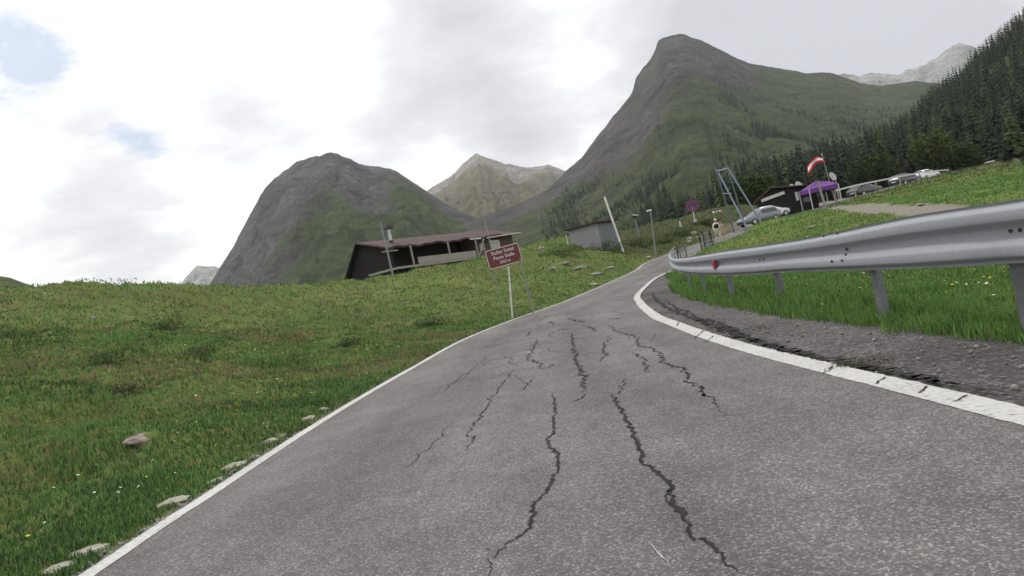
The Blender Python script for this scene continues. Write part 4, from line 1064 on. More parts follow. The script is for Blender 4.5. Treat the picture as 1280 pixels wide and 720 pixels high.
# ------------------------------------------------------------------ poles, boards, lamps
b_, _D = foot(779, 313, 58); lp = MB().bar(Vector((0, 0, -.3)), at(755.5, 246, _D) - b_, .105, .095, 10).build('leaning_pole', M['white'], None, b_); tag(lp, 'thick white pole leaning beside the far road edge', 'pole')
b_, _D = foot(771, 307, 60); ib = empty('notice_board', b_); tag(ib, 'two small white notice panels on a post behind the leaning pole', 'notice board')
MB().bar(Vector((0, 0, -.3)), at(764, 279, _D) - b_, .05).build('post', M['grey_post'], ib)
for q0 in ((759.3, 286.5), (766.3, 284)):
    c_ = at(*q0, _D - .1) - b_; MB().box(c_ + Vector((0, -.05, 0)), (.40, .04, .82), None, .01).build('panel', M['offwhite'], ib)
b_, _D = foot(819.5, 321, 60); lm = empty('street_lamp', b_); tag(lm, 'slim grey street lamp with flat white head beside the road', 'street lamp', 'street lamps')
tp = at(813, 263.5, _D) - b_; MB().bar((0, 0, -.3), tp, .075, .05).build('lamp_post', M['grey_post'], lm)
MB().box(tp + Vector((-.12, 0, .04)), (.46, .22, .13), None, .03).build('lamp_head', M['white'], lm)
b_, _D = foot(799, 296, 70); lm = empty('street_lamp', b_); tag(lm, 'dark street lamp partly hidden by the trees left of the slim lamp', 'street lamp', 'street lamps')
tp = at(794, 270, _D) - b_; MB().bar((0, 0, -.6), tp, .07, .05).build('lamp_post', M['bluegrey'], lm)
MB().box(tp + Vector((.02, 0, .08)), (.55, .3, .14), Matrix.Rotation(R(18), 3, 'Y'), .03).build('lamp_head', M['offwhite'], lm); MB().box(tp + Vector((-.08, 0, -.08)), (.5, .28, .16), Matrix.Rotation(R(18), 3, 'Y'), .03).build('lamp_shade', M['black'], lm)
# no-stopping disc on the bank
b_ = drop(869, 276, 72); ns_ = empty('round_sign', b_); tag(ns_, 'round red rimmed no stopping sign on the bank across the road', 'road sign')
cc_ = at(865, 257.5, 72) - b_; MB().bar((0, .06, -.4), cc_ + Vector((0, .06, 0)), .07).build('post', M['offwhite'], ns_)
yv = Vector((0, -1, 0)); disc = MB().bar(cc_ + Vector((0, .02, 0)), cc_, .70, n=28).build('disc', M['sign_blue'], ns_)
mb = MB()
for k in range(28):
    a0, a1 = k / 28 * 2 * math.pi, (k + 1) / 28 * 2 * math.pi; P_ = lambda a, r: cc_ + Vector((r * math.cos(a), -.006, r * math.sin(a)))
    mb.poly([P_(a0, .50), P_(a1, .50), P_(a1, .69), P_(a0, .69)])
for s in (-1, 1): mb.plank(cc_ + Vector((-.42 * s, -.008, -.42)), cc_ + Vector((.42 * s, -.008, .42)), .13, .004, (1, 0, 0))
mb.build('red_rim', M['sign_red'], disc)
MB().box((0.02, .02, .45), (.42, .05, .42)).build('post_foot', M['offwhite'], ns_)
b_ = drop(849.5, 277, 71); o = MB().bar((0, 0, -.2), (0, 0, .50), .14, .09, 8); o.bar((0, 0, .44), (0, 0, .72), .10, .02, 8); o = o.build('marker_stone', M['offwhite'], None, b_); tag(o, 'short pale marker stone on the bank left of the round sign', 'marker')
for (px, py, s, lab) in ((892, 265, (.45, .4, .5), 'small white lump on the bank crest, left of the pair'), (898.5, 263.5, (1.0, .5, .5), 'wider white lump on the bank crest, right of the pair')):
    p = drop(px, py, 77); p.z = at(px, py, 77).z - s[2] * .25; tag(stone('stone', p, s, M['white'], int(px)), lab, 'stone', 'stones by the road and in the meadow')  # unidentified white shapes on the crest, built with the stone mesh

# ------------------------------------------------------------------ tall A-frame by the parking place
D0 = 60; px = lambda zx, zy: (820 + zx / 5.333, 180 + zy / 5.333)
sb = drop(*px(560, 470), D0); sf = empty('swing_frame', sb); tag(sf, 'tall blue grey steel swing frame of two A-shaped ends', 'swing frame')
def fp(zx, zy, D): return at(*px(zx, zy), D) - sb
def fg(zx, zy, D):
    p = drop(*px(zx, zy), D); p.z -= .2; return p - sb
A1, A2 = fp(405, 182, 60.5), fp(480, 163, 59.0)
for a_, g_, d_ in ((A1, (492, 445), 63), (A1 + Vector((.06, -.05, 0)), (612, 520), 57), (A2 + Vector((.02, .05, -.5)), (572, 420), 62), (A2, (718, 496), 57)):
    MB().bar(a_, fg(*g_, d_), .075, n=10).build('leg', M['bluegrey'], sf)
MB().bar(A1 + (A1 - A2) * .06, A2 + (A2 - A1) * .06, .08, n=10).build('top_bar', M['bluegrey'], sf)
for a_ in (A1, A2): MB().bar(a_ - Vector((0, 0, .1)), a_ + Vector((-.14, .0, .42)), .06, .05).build('finial', M['bluegrey'], sf)
MB().bar(fp(447, 330, 60.2), fp(505, 330, 58.8), .04).build('cross_tie', M['bluegrey'], sf)

# ------------------------------------------------------------------ picket fences
def picket_fence(label, spots, hgt, D, rails, grp):
    b0 = drop(spots[0][0], spots[0][1], D); fo = empty('picket_fence', b0); tag(fo, label, 'fence', grp); tops = []
    for i, (x, y, dd) in enumerate(spots):
        p = drop(x, y, dd); h = hgt * random.uniform(.93, 1.07)
        MB().plank(p - b0 - Vector((0, 0, .2)), p - b0 + Vector((random.uniform(-.05, .05), 0, h)), .10 if i % 2 else .075, .04).build('picket', M['grey_wood'] if i % 3 == 1 else M['galv_dark'] if i % 2 else M['dark_wood'], fo); tops.append(p - b0)
    for z in rails: MB().tube([t + Vector((0, .05, hgt * z)) for t in tops], .035, 6).build('rail', M['brown_wood'], fo)
picket_fence('short curved picket fence right behind the far guardrail end', [(841.5, 322, 42), (844.5, 323, 42.2), (848, 323.5, 42.5), (851.5, 323.5, 43), (855, 323, 43.5), (858.5, 322, 44)], 1.25, 42, (.35, .8), 'picket fences by the road')
picket_fence('taller picket fence next to the two walkers', [(876.5, 306.5, 46), (878.8, 306, 46), (881, 305.5, 46.2), (883.2, 304.5, 46.2), (885.4, 303.5, 46.4), (887.6, 302.5, 46.6), (889.8, 301.5, 46.6), (892, 300.5, 46.8)], 1.32, 46, (.35, .8), 'picket fences by the road')
# ------------------------------------------------------------------ chalet, tent, flag, dishes
D1 = 71; cb_ = drop(*px(800, 430), D1 - 1); cha = empty('chalet', cb_, R(-20)); tag(cha, 'low dark brown chalet with thin flat roof by the parking place', 'chalet')
q = lambda zx, zy, D=D1: at(*px(zx, zy), D) - cb_
wl, wr = q(660, 400), q(1010, 320); zt_ = q(740, 312).z; zr_ = q(1000, 305).z
X0, X1 = wl.x, wr.x; zb_ = -1.0
MB().prism([(X0 + .1, 0, zb_), (X1, 0, zb_), (X1, 0, zr_ - .05), (q(745, 318).x, 0, zt_ - .05), (X0 + .1, 0, q(650, 395).z)], (0, 3.6, 0)).build('wall', M['dark_wood'], cha)
mb = MB(); k1, k2 = (q(745, 303).x, zt_ + .08), (X1 + .35, zr_ + .06); k0 = (X0 - .35, q(632, 402).z)
mb.prism([(k0[0], -.55, k0[1]), (k1[0], -.55, k1[1]), (k1[0], -.55, k1[1] + .13), (k0[0], -.55, k0[1] + .13)], (0, 4.6, 0))
mb.prism([(k1[0] + .005, -.55, k1[1]), (k2[0], -.55, k2[1]), (k2[0], -.55, k2[1] + .13), (k1[0] + .005, -.55, k1[1] + .13)], (0, 4.6, 0)); mb.build('roof', M['brown_wood'], cha)
pa, pb = q(690, 383, D1 - .3), q(832, 332, D1 - .3); MB().plank(Vector((pa.x, -.18, pa.z)), Vector((pb.x, -.18, pb.z)), .06, .34, (0, 1, 0)).build('name_board', M['offwhite'], cha)
pa, pb = q(893, 335), q(912, 388); MB().plank(Vector((pa.x, -.12, pa.z)), Vector((pb.x - .1, -.12, pb.z)), .05, .28, (0, 1, 0)).build('door_frame', M['offwhite'], cha)
MB().box((q(955, 375).x, -.03, q(955, 385).z), (.8, .10, .6)).build('window', M['glass'], cha)
# dish on the roof: bowl and foot
def dish(px_, D, r, label, hgt, m=None):
    c_ = at(*px_, D); o = empty('satellite_dish', c_ - Vector((0, 0, hgt))); tag(o, label, 'satellite dish', 'satellite dishes')
    bm = bmesh.new(); rings = []
    for i in range(6):
        t = i / 5; rings.append([bm.verts.new((r * t * math.cos(k * math.pi / 8), -.05 + .35 * r * (1 - t * t) * 1.0 - .0, r * t * math.sin(k * math.pi / 8))) for k in range(16)] if i else [bm.verts.new((0, .35 * r - .05, 0))])
    for k in range(16): bm.faces.new((rings[0][0], rings[1][k], rings[1][(k + 1) % 16]))
    for A, B in zip(rings[1:], rings[2:]):
        for k in range(16): bm.faces.new((A[k], B[k], B[(k + 1) % 16], A[(k + 1) % 16]))
    bmesh.ops.solidify(bm, geom=bm.faces[:], thickness=.03)
    me = bpy.data.meshes.new('bowl'); bm.to_mesh(me); bm.free(); me.materials.append(M['white']); b = obj('bowl', me, o, (0, 0, hgt)); b.rotation_euler = (R(-18), 0, R(28))
    MB().bar((0, .1, 0), (0, .1, hgt), .045).build('stand', M['grey_post'], o); return o
dish((991, 235.5), 71.5, .55, 'white satellite dish on the chalet roof near its left part', .55)
dish((999, 233), 71.8, .62, 'white satellite dish on the chalet roof nearest the purple tent', .6)
D2 = 66; z6 = lambda zx, zy: (980 + zx / 5.818, 180 + zy / 5.818)
tb_ = drop(*z6(270, 380), D2); tent = empty('market_tent', tb_); tag(tent, 'purple canopy tent on thin poles beside the brown chalet', 'tent')
t6 = lambda zx, zy, D=D2: at(*z6(zx, zy), D) - tb_
apx = [t6(262, 262), t6(360, 258)]; e0, e1, e2 = t6(165, 335), t6(250, 330, D2 - 1.5), t6(375, 292, D2 - 1)
top0, top1 = t6(262, 258), t6(350, 258)
mb = MB(); bl, br, fr, fl = e0 + Vector((.3, 2.4, .1)), e2 + Vector((.2, 2.6, 0)), e2 + Vector((.1, -.3, 0)), e0 + Vector((0, -.5, 0)); t0_, t1_ = top0 + Vector((0, .9, 0)), top1 + Vector((0, .9, 0))
for P_ in ((fl, fr, t1_, t0_), (fr, br, t1_), (br, bl, t0_, t1_), (bl, fl, t0_)): mb.poly(P_)
for a_, b__ in ((fl, fr), (fr, br), (br, bl), (bl, fl)): mb.poly((a_ + Vector((0, 0, -.42)), b__ + Vector((0, 0, -.42)), b__, a_))
bmesh.ops.remove_doubles(mb.bm, verts=mb.bm.verts, dist=.001); bmesh.ops.solidify(mb.bm, geom=mb.bm.faces[:], thickness=.02)
mb.build('canopy', M['purple'], tent)
for P_ in (fl, fr, br, bl): MB().bar((P_.x, P_.y, -1.2), P_, .05).build('pole', M['offwhite'], tent)
for (top, ft_, D, lab) in (((1022.6, 227), (1033, 263), 58, 'brown wooden post standing alone before the purple tent'), ((1045, 226), (1048.7, 249), 64, 'brown wooden post at the start of the parking rail')):
    b_, D = foot(*ft_, D); o = MB().bar((0, 0, -.3), at(*top, D) - b_, .10, .08).build('wooden_post', M['grey_wood'], None, b_); tag(o, lab, 'post', 'wooden posts by the tent')
b_ = drop(*z6(350, 275), 68); fl_ = empty('flagpole', b_); tag(fl_, 'flagpole with red white red flag above the purple tent', 'flag')
ft = at(*z6(276, 78), 68) - b_; ft.y += 0; MB().bar((0, 0, -1.5), ft, .055, .04).build('pole', M['grey_wood'], fl_)
MB().ball(ft + Vector((0, 0, .05)), .08, 8).build('finial', M['offwhite'], fl_)
# cloth: hoist along the pole, blowing to the left and drooping
ha, hb = at(*z6(282, 92), 68) - b_, at(*z6(296, 128), 68) - b_
ta, tb__ = at(*z6(170, 170), 68) - b_, at(*z6(170, 232), 68) - b_
nu_, nv_ = 22, 13; V = []; 
for i in range(nu_):
    t = i / (nu_ - 1); top = ha.lerp(ta, t) + Vector((0, 0, .60 * math.sin(t * math.pi) ** 1.0 * .75)); bot = hb.lerp(tb__, t) + Vector((0, 0, .40 * math.sin(t * math.pi)))
    for j in range(nv_):
        p = top.lerp(bot, j / (nv_ - 1)); p.y += .16 * math.sin(t * 9 + j * .3); V.append(p[:])
gf = grid_faces(nu_, nv_); V = np.array(V); nV = len(V)
mi = np.array([0 if (k % (nv_ - 1)) < 3 else 1 if (k % (nv_ - 1)) < 8 else 0 for k in range(len(gf))])
me = np_mesh('flag_cloth', np.concatenate([V, V + [0, .012, 0]]), [gf, gf[:, ::-1] + nV], [M['flag_red'], M['flag_white']], midx=np.r_[mi, mi]); obj('flag_cloth', me, fl_)
dish((1040.5, 220.5), 67, .5, 'small pale satellite dish on a stand above the purple tent', 1.9)

# parking rail
pts = [(1043.5, 238.5, 68), (1068, 232, 71), (1095, 226.5, 75), (1125, 220.5, 79), (1150, 216, 84), (1172, 213.3, 88), (1186, 212.3, 91)]
P3 = [at(*p) for p in pts]; pr_ = empty('parking_rail', (P3[0].x, P3[0].y, h1(P3[0].x, P3[0].y))); tag(pr_, 'long pale rail in front of the cars on the meadow crest', 'rail')
mb = MB()
for a_, b__ in zip(P3[:-1], P3[1:]): mb.plank(a_ - pr_.location, b__ - pr_.location, .05, .17, (0, 1, 0))
mb.build('rail_beam', M['offwhite'], pr_)
for p in P3[::1]: 
    g = h1(p.x, p.y + .12); MB().box((p.x - pr_.location.x, p.y + .14 - pr_.location.y, (p.z + min(g, p.z - .5) - .4) / 2 - pr_.location.z), (.13, .12, p.z - min(g, p.z - .5) + .4)).build('post', M['grey_wood'], pr_)

# ------------------------------------------------------------------ cars
def car(loc, rz, label, paint, kind=0, glass='glass'):
    o = empty('parked_car', loc, rz); tag(o, label, 'car', 'cars at the parking place')
    # stations along x (front is +x): half width, sill z, belt z, top z, top half width
    if kind == 0:   # hatchback
        S = [(2.08, .60, .42, .58, .66, .52), (1.98, .78, .26, .70, .76, .68), (1.55, .85, .22, .80, .88, .74), (.95, .87, .22, .88, .97, .76), (.25, .88, .22, .92, 1.36, .60), (-.1, .88, .22, .93, 1.45, .60), (-.8, .88, .22, .94, 1.47, .60), (-1.35, .87, .22, .95, 1.41, .58), (-1.85, .84, .26, .95, 1.05, .66), (-2.0, .78, .32, .90, .96, .66), (-2.08, .68, .42, .80, .86, .58)]
    else:           # estate
        S = [(2.25, .60, .42, .58, .66, .52), (2.12, .80, .26, .70, .78, .70), (1.65, .87, .22, .82, .90, .76), (1.0, .88, .22, .90, .98, .78), (.2, .89, .22, .93, 1.40, .62), (-.2, .89, .22, .94, 1.48, .62), (-1.2, .89, .22, .95, 1.49, .62), (-1.75, .88, .22, .96, 1.45, .60), (-2.1, .86, .26, .96, 1.10, .68), (-2.22, .80, .32, .90, .98, .66), (-2.3, .70, .42, .80, .86, .58)]
    V = []
    for x, w_, z0, zb_, zt_, wt in S:
        half = [(w_ * .82, z0), (w_, z0 + .12), (w_ * 1.01, (z0 + zb_) / 2), (w_ * .97, zb_), (wt + .05, zb_ + (zt_ - zb_) * .8), (wt * .85, zt_ - .01), (0, zt_ + .02)]
        ring = half + [(-a, b) for a, b in half[-2::-1]]
        V += [(x, a, b) for a, b in ring]
    n = 13; k = len(S); f_ = grid_faces(k, n); caps = [list(range(n)), list(range((k - 1) * n, k * n))[::-1]]; under = [[i * n, i * n + n - 1, (i + 1) * n + n - 1, (i + 1) * n] for i in range(k - 1)]
    me = np_mesh('body', V, [f_, np.array(caps), np.array(under)], M[paint])
    bm = bmesh.new(); bm.from_mesh(me); bmesh.ops.recalc_face_normals(bm, faces=bm.faces); bm.to_mesh(me); bm.free()
    body = obj('body', me, o)
    VV = np.array(V).reshape(k, n, 3)
    def pane(name, i0, i1, j0, j1, m=None, sh=.0, lift=.012):
        """glass laid just proud of the body between stations and ring rows, with a margin"""
        for s in ((1, -1) if j0 != 's' else (1,)):
            A = [VV[i0, j0], VV[i1, j0], VV[i1, j1], VV[i0, j1]]; A = [np.array(a) * (1, s, 1) for a in A]; c_ = sum(A) / 4
            A = [c_ + (a - c_) * .96 for a in A]; nn = np.cross(A[1] - A[0], A[3] - A[0]); nn /= np.linalg.norm(nn) + 1e-9
            if nn @ (c_ - np.array([c_[0], 0, .8])) < 0: nn = -nn
            MB().prism([Vector(a + nn * -.02) for a in A], Vector(nn * (.02 + lift))).build(name, M[m or 'glass'], o)
    pane('side_window', 4, 5, 3, 4); pane('side_window', 5, 6, 3, 4); pane('side_window', 6, 7, 3, 4)
    def cross(name, i0, i1, m):
        A = [VV[i0, 4] * (1, .95, 1), VV[i0, 4] * (1, -.95, 1), VV[i1, 5] * (1, -.95, 1), VV[i1, 5] * (1, .95, 1)]; c_ = sum(A) / 4
        A = [c_ + (a - c_) * .97 for a in A]; nn = np.cross(A[1] - A[0], A[3] - A[0]); nn /= np.linalg.norm(nn)
        if nn[2] < 0: nn = -nn
        MB().prism([Vector(a - nn * .03) for a in A], Vector(nn * .06)).build(name, M[m], o)
    cross('windscreen', 3, 4, 'glass'); cross('rear_window', 8, 7, 'glass')
    for x in (1.32, -1.32):
        for s in (-1, 1):
            w_ = MB().bar((x, s * .70, .31), (x, s * .90, .31), .31, n=20).build('wheel', M['tyre'], o)
            MB().bar((x, s * .895, .31), (x, s * .912, .31), .20, n=14).build('rim', M['rim'], w_)
    for s in (-1, 1):
        MB().box((S[1][0] - .04, s * .58, .66), (.16, .30, .13), None, .03).build('headlight', M['lampglass'], o)
        MB().box((S[-2][0] + .02, s * .64, .84), (.12, .22, .18), None, .03).build('tail_light', M['taillamp'], o)
        MB().box((.72, s * .98, .98), (.10, .16, .11), None, .03).build('mirror', M[paint], o)
    MB().box((S[0][0] - .02, 0, .45), (.10, 1.1, .14), None, .03).build('grille', M['black'], o)
    MB().box((S[-1][0] - .005, 0, .60), (.03, .5, .11)).build('number_plate', M['white'], o)
    return o
def carat(px_, py_, D, rz, *a, dz=0.0, **k):
    p = drop(px_, py_, D); g = at(px_, py_, D).z; p.z = max(p.z, g - .25) if True else p.z
    return car((p.x, p.y, p.z + dz), rz, *a, **k)
carat(949, 277, 64, R(-160), 'silver estate car parked below the brown chalet, its front towards the walkers', 'silver', 1)
carat(963, 271.5, 69, R(14), 'white hatchback mostly hidden behind the silver estate car beside the chalet', 'carwhite')
carat(1081, 239.5, 74, R(22), 'dark hatchback behind the pale rail nearest the purple tent', 'cardark', dz=-.3)
carat(1131, 225, 83, R(25), 'dark estate car behind the rail left of the white one', 'cardark', 1, dz=-.4)
carat(1157, 219.5, 88, R(26), 'white hatchback at the far end of the pale rail', 'carwhite', dz=-.4)
# kerb of the parking place
ka, kb = drop(906, 298, 49), drop(936, 285, 56)
MB().prism([Vector((0, 0, -.15)), Vector((0, .35, -.15)), Vector((0, .35, .14)), Vector((0, 0, .14))], kb - ka).build('kerb', M['concrete'], None, ka)['kind'] = 'structure'

# ------------------------------------------------------------------ people
def person(loc, rz, joints, label, zones, extras, height=1.0):
    """one skinned body; zones colour its faces by height and reach"""
    verts = []; edges = []; rad = []; idx = {}
    for name, (p, r, parent) in joints.items():
        idx[name] = len(verts); verts.append(p); rad.append(r)
        if parent: edges.append((idx[parent], idx[name]))
    me = bpy.data.meshes.new('person'); me.from_pydata(verts, edges, [])
    tmp = bpy.data.objects.new('person_tmp', me); COL.objects.link(tmp)
    tmp.modifiers.new('skin', 'SKIN'); sub = tmp.modifiers.new('sub', 'SUBSURF'); sub.levels = sub.render_levels = 2
    for i, r in enumerate(rad): me.skin_vertices[0].data[i].radius = r if isinstance(r, tuple) else (r, r)
    me.skin_vertices[0].data[0].use_root = True
    bpy.context.view_layer.update()
    m2 = bpy.data.meshes.new_from_object(tmp.evaluated_get(bpy.context.evaluated_depsgraph_get())); bpy.data.objects.remove(tmp)
    m2.name = 'person'; m2.materials.clear()
    for mm in ('skin', 'hair', zones['top'], zones['legs'], 'shoe'): m2.materials.append(M[mm])
    names = list(joints); PJ = np.array([joints[n][0] for n in names])
    for p in m2.polygons:
        d = np.linalg.norm(PJ - np.array(p.center[:]), axis=1); n = names[int(d.argmin())]; p.use_smooth = True
        p.material_index = 4 if n[:4] in ('foot', 'toe_') else 3 if n[:4] in ('pelv', 'hip_', 'knee', 'ankl', 'shin', 'thig') else 0 if n[:4] in ('head', 'neck', 'jaw_', 'nose', 'crow', 'hand', 'fing', 'thum', 'wris', 'ear_') else 2
    root = empty('person', loc, rz); tag(root, label, 'person', None)
    b = obj('body', m2, root)
    for s in (-1, 1): MB().ball((s * .032, -.088 + zones.get('hy', 0), zones.get('hz', 1.62) + .012), .013, 8).build('eye', M['black'], root)
    for nm, fn, mm in extras: fn(MB()).build(nm, M[mm], root, smooth=True)
    root.scale = (height,) * 3
    return root
def body(lean=0.0, larm=None, rarm=None, step=.12):
    L_ = lean; J = {}
    J['pelvis'] = ((0, 0, .95), (.15, .115), None); J['waist'] = ((0, -L_ * .3, 1.10), (.135, .10), 'pelvis'); J['chest'] = ((0, -L_ * .7, 1.30), (.165, .115), 'waist'); J['collar'] = ((0, -L_, 1.43), (.11, .085), 'chest')
    J['neck'] = ((0, -L_ * 1.08, 1.50), .055, 'collar'); J['jaw_'] = ((0, -.025 - L_ * 1.1, 1.575), (.065, .075), 'neck'); J['head'] = ((0, -.01 - L_ * 1.15, 1.65), (.078, .095), 'jaw_'); J['crown'] = ((0, .0 - L_ * 1.15, 1.715), (.06, .075), 'head'); J['nose'] = ((0, -.115 - L_ * 1.15, 1.612), .012, 'jaw_')
    for s, n, arm in ((1, 'l', larm), (-1, 'r', rarm)):
        arm = arm or ((s * .25, 0, 1.14), (s * .27, -.08, .90))
        J['sho_' + n] = ((s * .185, -L_ * .95, 1.405), .062, 'collar'); J['elbow_' + n] = (arm[0], .046, 'sho_' + n); J['wrist_' + n] = (arm[1], .030, 'elbow_' + n)
        a, w_ = Vector(arm[0]), Vector(arm[1]); d = (w_ - a).normalized(); sd_ = d.cross(Vector((0, 1, 0))).normalized() if abs(d.y) < .9 else Vector((1, 0, 0))
        J['hand_' + n] = (tuple(w_ + d * .07), (.036, .02), 'wrist_' + n)
        for q_, (o_, l_) in enumerate(((-.028, .075), (-.009, .088), (.010, .082), (.028, .064))):
            J['fing1_%s%d' % (n, q_)] = (tuple(w_ + d * .115 + sd_ * o_), .0095, 'hand_' + n); J['fing2_%s%d' % (n, q_)] = (tuple(w_ + d * (.105 + l_) + sd_ * o_ * 1.1 + Vector((0, -.02, 0))), .0085, 'fing1_%s%d' % (n, q_))
        J['thumb1_' + n] = (tuple(w_ + d * .055 - sd_ * .045 + Vector((0, -.02, 0))), .011, 'hand_' + n); J['thumb2_' + n] = (tuple(w_ + d * .095 - sd_ * .062 + Vector((0, -.03, 0))), .009, 'thumb1_' + n)
        st = step * s
        J['hip_' + n] = ((s * .095, -st * .1, .88), .098, 'pelvis'); J['thigh_' + n] = ((s * .10, -st * .35, .70), .085, 'hip_' + n); J['knee_' + n] = ((s * .10, -st * .7, .49), .06, 'thigh_' + n); J['shin_' + n] = ((s * .10, -st * .5, .33), .056, 'knee_' + n); J['ankle_' + n] = ((s * .10, -st * .9 + .02, .09), .040, 'shin_' + n); J['foot_' + n] = ((s * .105, -st * .9 - .05, .05), (.045, .04), 'ankle_' + n); J['toe_' + n] = ((s * .11, -st * .9 - .17, .035), (.042, .03), 'foot_' + n)
    return J
pa_ = drop(899.5, 305, 45.5)
person(pa_, R(15), body(.05), 'person in white shirt, black vest and white cap walking beside the picket fence', {'top': 'cloth_white', 'legs': 'cloth_beige', 'hz': 1.63, 'hy': -.05},
       [('vest', lambda m: m.ball((0, -.045, 1.24), .19, 14, (.95, .78, 1.15)), 'cloth_black'), ('cap', lambda m: m.ball((0, -.06, 1.70), .10, 12, (.98, 1.12, .75)).box((0, -.18, 1.685), (.13, .12, .012), None, .004), 'cloth_white'), ('hair', lambda m: m.ball((0, -.015, 1.655), .095, 12, (.95, .9, .85)), 'hair')])
pb_ = drop(905.5, 303.5, 46.3)
person(pb_, R(-20), body(.16, step=-.14), 'person in tan jacket and beige trousers leaning forward behind the capped walker', {'top': 'cloth_tan', 'legs': 'cloth_beige', 'hz': 1.63, 'hy': -.17},
       [('hair', lambda m: m.ball((0, -.17, 1.685), .102, 12, (.95, 1.05, .85)), 'hair')], .97)

# ------------------------------------------------------------------ trees
SPR = [(.015, .026, .016), (.021, .035, .019), (.011, .020, .014), (.028, .043, .021)]
def spruce_crown(h, rbase, whorls, nb, seed, leafc=SPR):
    rg = np.random.default_rng(seed); V = []; Fq = []; Cc = []
    for i in range(whorls):
        t = (i + .5) / whorls; z = h * (.10 + .88 * t); rad = rbase * (1 - t) ** .85 * rg.uniform(.75, 1.2) + .06
        n = max(4, int(nb * (1 - .5 * t)))
        for k in range(n):
            if rg.random() < .10: continue
            a = 2 * math.pi * (k + rg.random() * .8) / n; r = rad * rg.uniform(.65, 1.15); dr = r * rg.uniform(.15, .5); w_ = r * rg.uniform(.22, .36)
            ca, sa = math.cos(a), math.sin(a); b = len(V); lift = h * .5 / whorls
            mx, my = ca * r * .55, sa * r * .55
            V += [(0, 0, z + lift), (mx - sa * w_, my + ca * w_, z - dr * .35), (ca * r, sa * r, z - dr), (mx + sa * w_, my - ca * w_, z - dr * .35), (mx * .9, my * .9, z - dr * .25 + lift * .9)]
            Fq += [[b, b + 1, b + 4], [b + 1, b + 2, b + 4], [b + 2, b + 3, b + 4], [b + 3, b, b + 4]]
            c = np.array(leafc[rg.integers(len(leafc))]) * rg.uniform(.75, 1.25); Cc += [c * .5 + np.mean(leafc, 0) * .5] * 5
    b = len(V)
    V += [(.05, 0, h * .93), (-.03, .05, h * .93), (-.03, -.05, h * .93), (0, 0, h)]; Fq += [[b, b + 1, b + 3], [b + 1, b + 2, b + 3], [b + 2, b, b + 3]]; Cc += [np.array(leafc[0])] * 4
    return np.array(V), np.array(Fq), np.array(Cc)
def col_mesh(name, V, Fq, Cc, m):
    me = np_mesh(name, V, [Fq], m, smooth=False); a = me.attributes.new('col', 'FLOAT_COLOR', 'POINT'); a.data.foreach_set('color', np.c_[Cc, np.ones(len(Cc))].astype(np.float32).ravel()); return me
CROWN = []
for i in range(6):
    cols = SPR if i < 4 else [(.05, .07, .026), (.066, .088, .032), (.04, .058, .024)]   # two paler larches
    CROWN.append(col_mesh('crown', *spruce_crown(12, 2.3 + .25 * (i % 3), 17, 9, i, cols), M['leaf']))
tm = MB(); tm.bar((0, 0, -1.2), (0, 0, 11), .24, .03, 8)
_t = tm.build('trunk', M['bark']); TRUNK = _t.data; bpy.data.objects.remove(_t)
SIMPLE = [spruce_crown(12, 2.5, 9, 6, 40 + i, SPR if i < 4 else [(.045, .062, .024), (.058, .078, .03)]) for i in range(6)]

def surf_pts(Vg, n, lo, hi, seed, dens=None):
    """points spread over a mountain sheet (rows: along the ridge, columns: down the slope)"""
    rg = np.random.default_rng(seed); nu, nt, _ = Vg.shape
    i = rg.uniform(0, nu - 1.001, n); t = rg.uniform(lo, hi, n) * (nt - 1.001)
    i0, j0 = i.astype(int), t.astype(int); fi, fj = (i - i0)[:, None], (t - j0)[:, None]
    P = (Vg[i0, j0] * (1 - fi) + Vg[i0 + 1, j0] * fi) * (1 - fj) + (Vg[i0, j0 + 1] * (1 - fi) + Vg[i0 + 1, j0 + 1] * fi) * fj
    return P
FV = FS[0]; near = []
P = surf_pts(FV, 9000, 24 / (FV.shape[1]), .995, 5)
keep = inframe(P, 60); P = P[keep]
q = to_px(P); clump = fbm(P[:, 0] * .02, P[:, 1] * .02, 3)
keepw = (clump > -.10 + .3 * sstep(1000, 860, q[:, 0])) | (RNG.random(len(P)) < .15)
P = P[keepw]
dist = np.linalg.norm(P, axis=1)
# thin out so that crowns do not stand inside one another
sel = []; cell = {}
for i in np.argsort(dist):
    s = 2.8 if dist[i] < 260 else 3.8
    key = (int(P[i, 0] // s), int(P[i, 1] // s))
    if key in cell: continue
    cell[key] = 1; sel.append(i)
P = P[sel]; dist = dist[sel]
hts = RNG.uniform(7.5, 15.5, len(P)) * np.where(RNG.random(len(P)) < .2, .6, 1) * (1 + .22 * clump[keepw][sel])
qs = to_px(P + np.stack([0 * hts, 0 * hts, hts], -1))
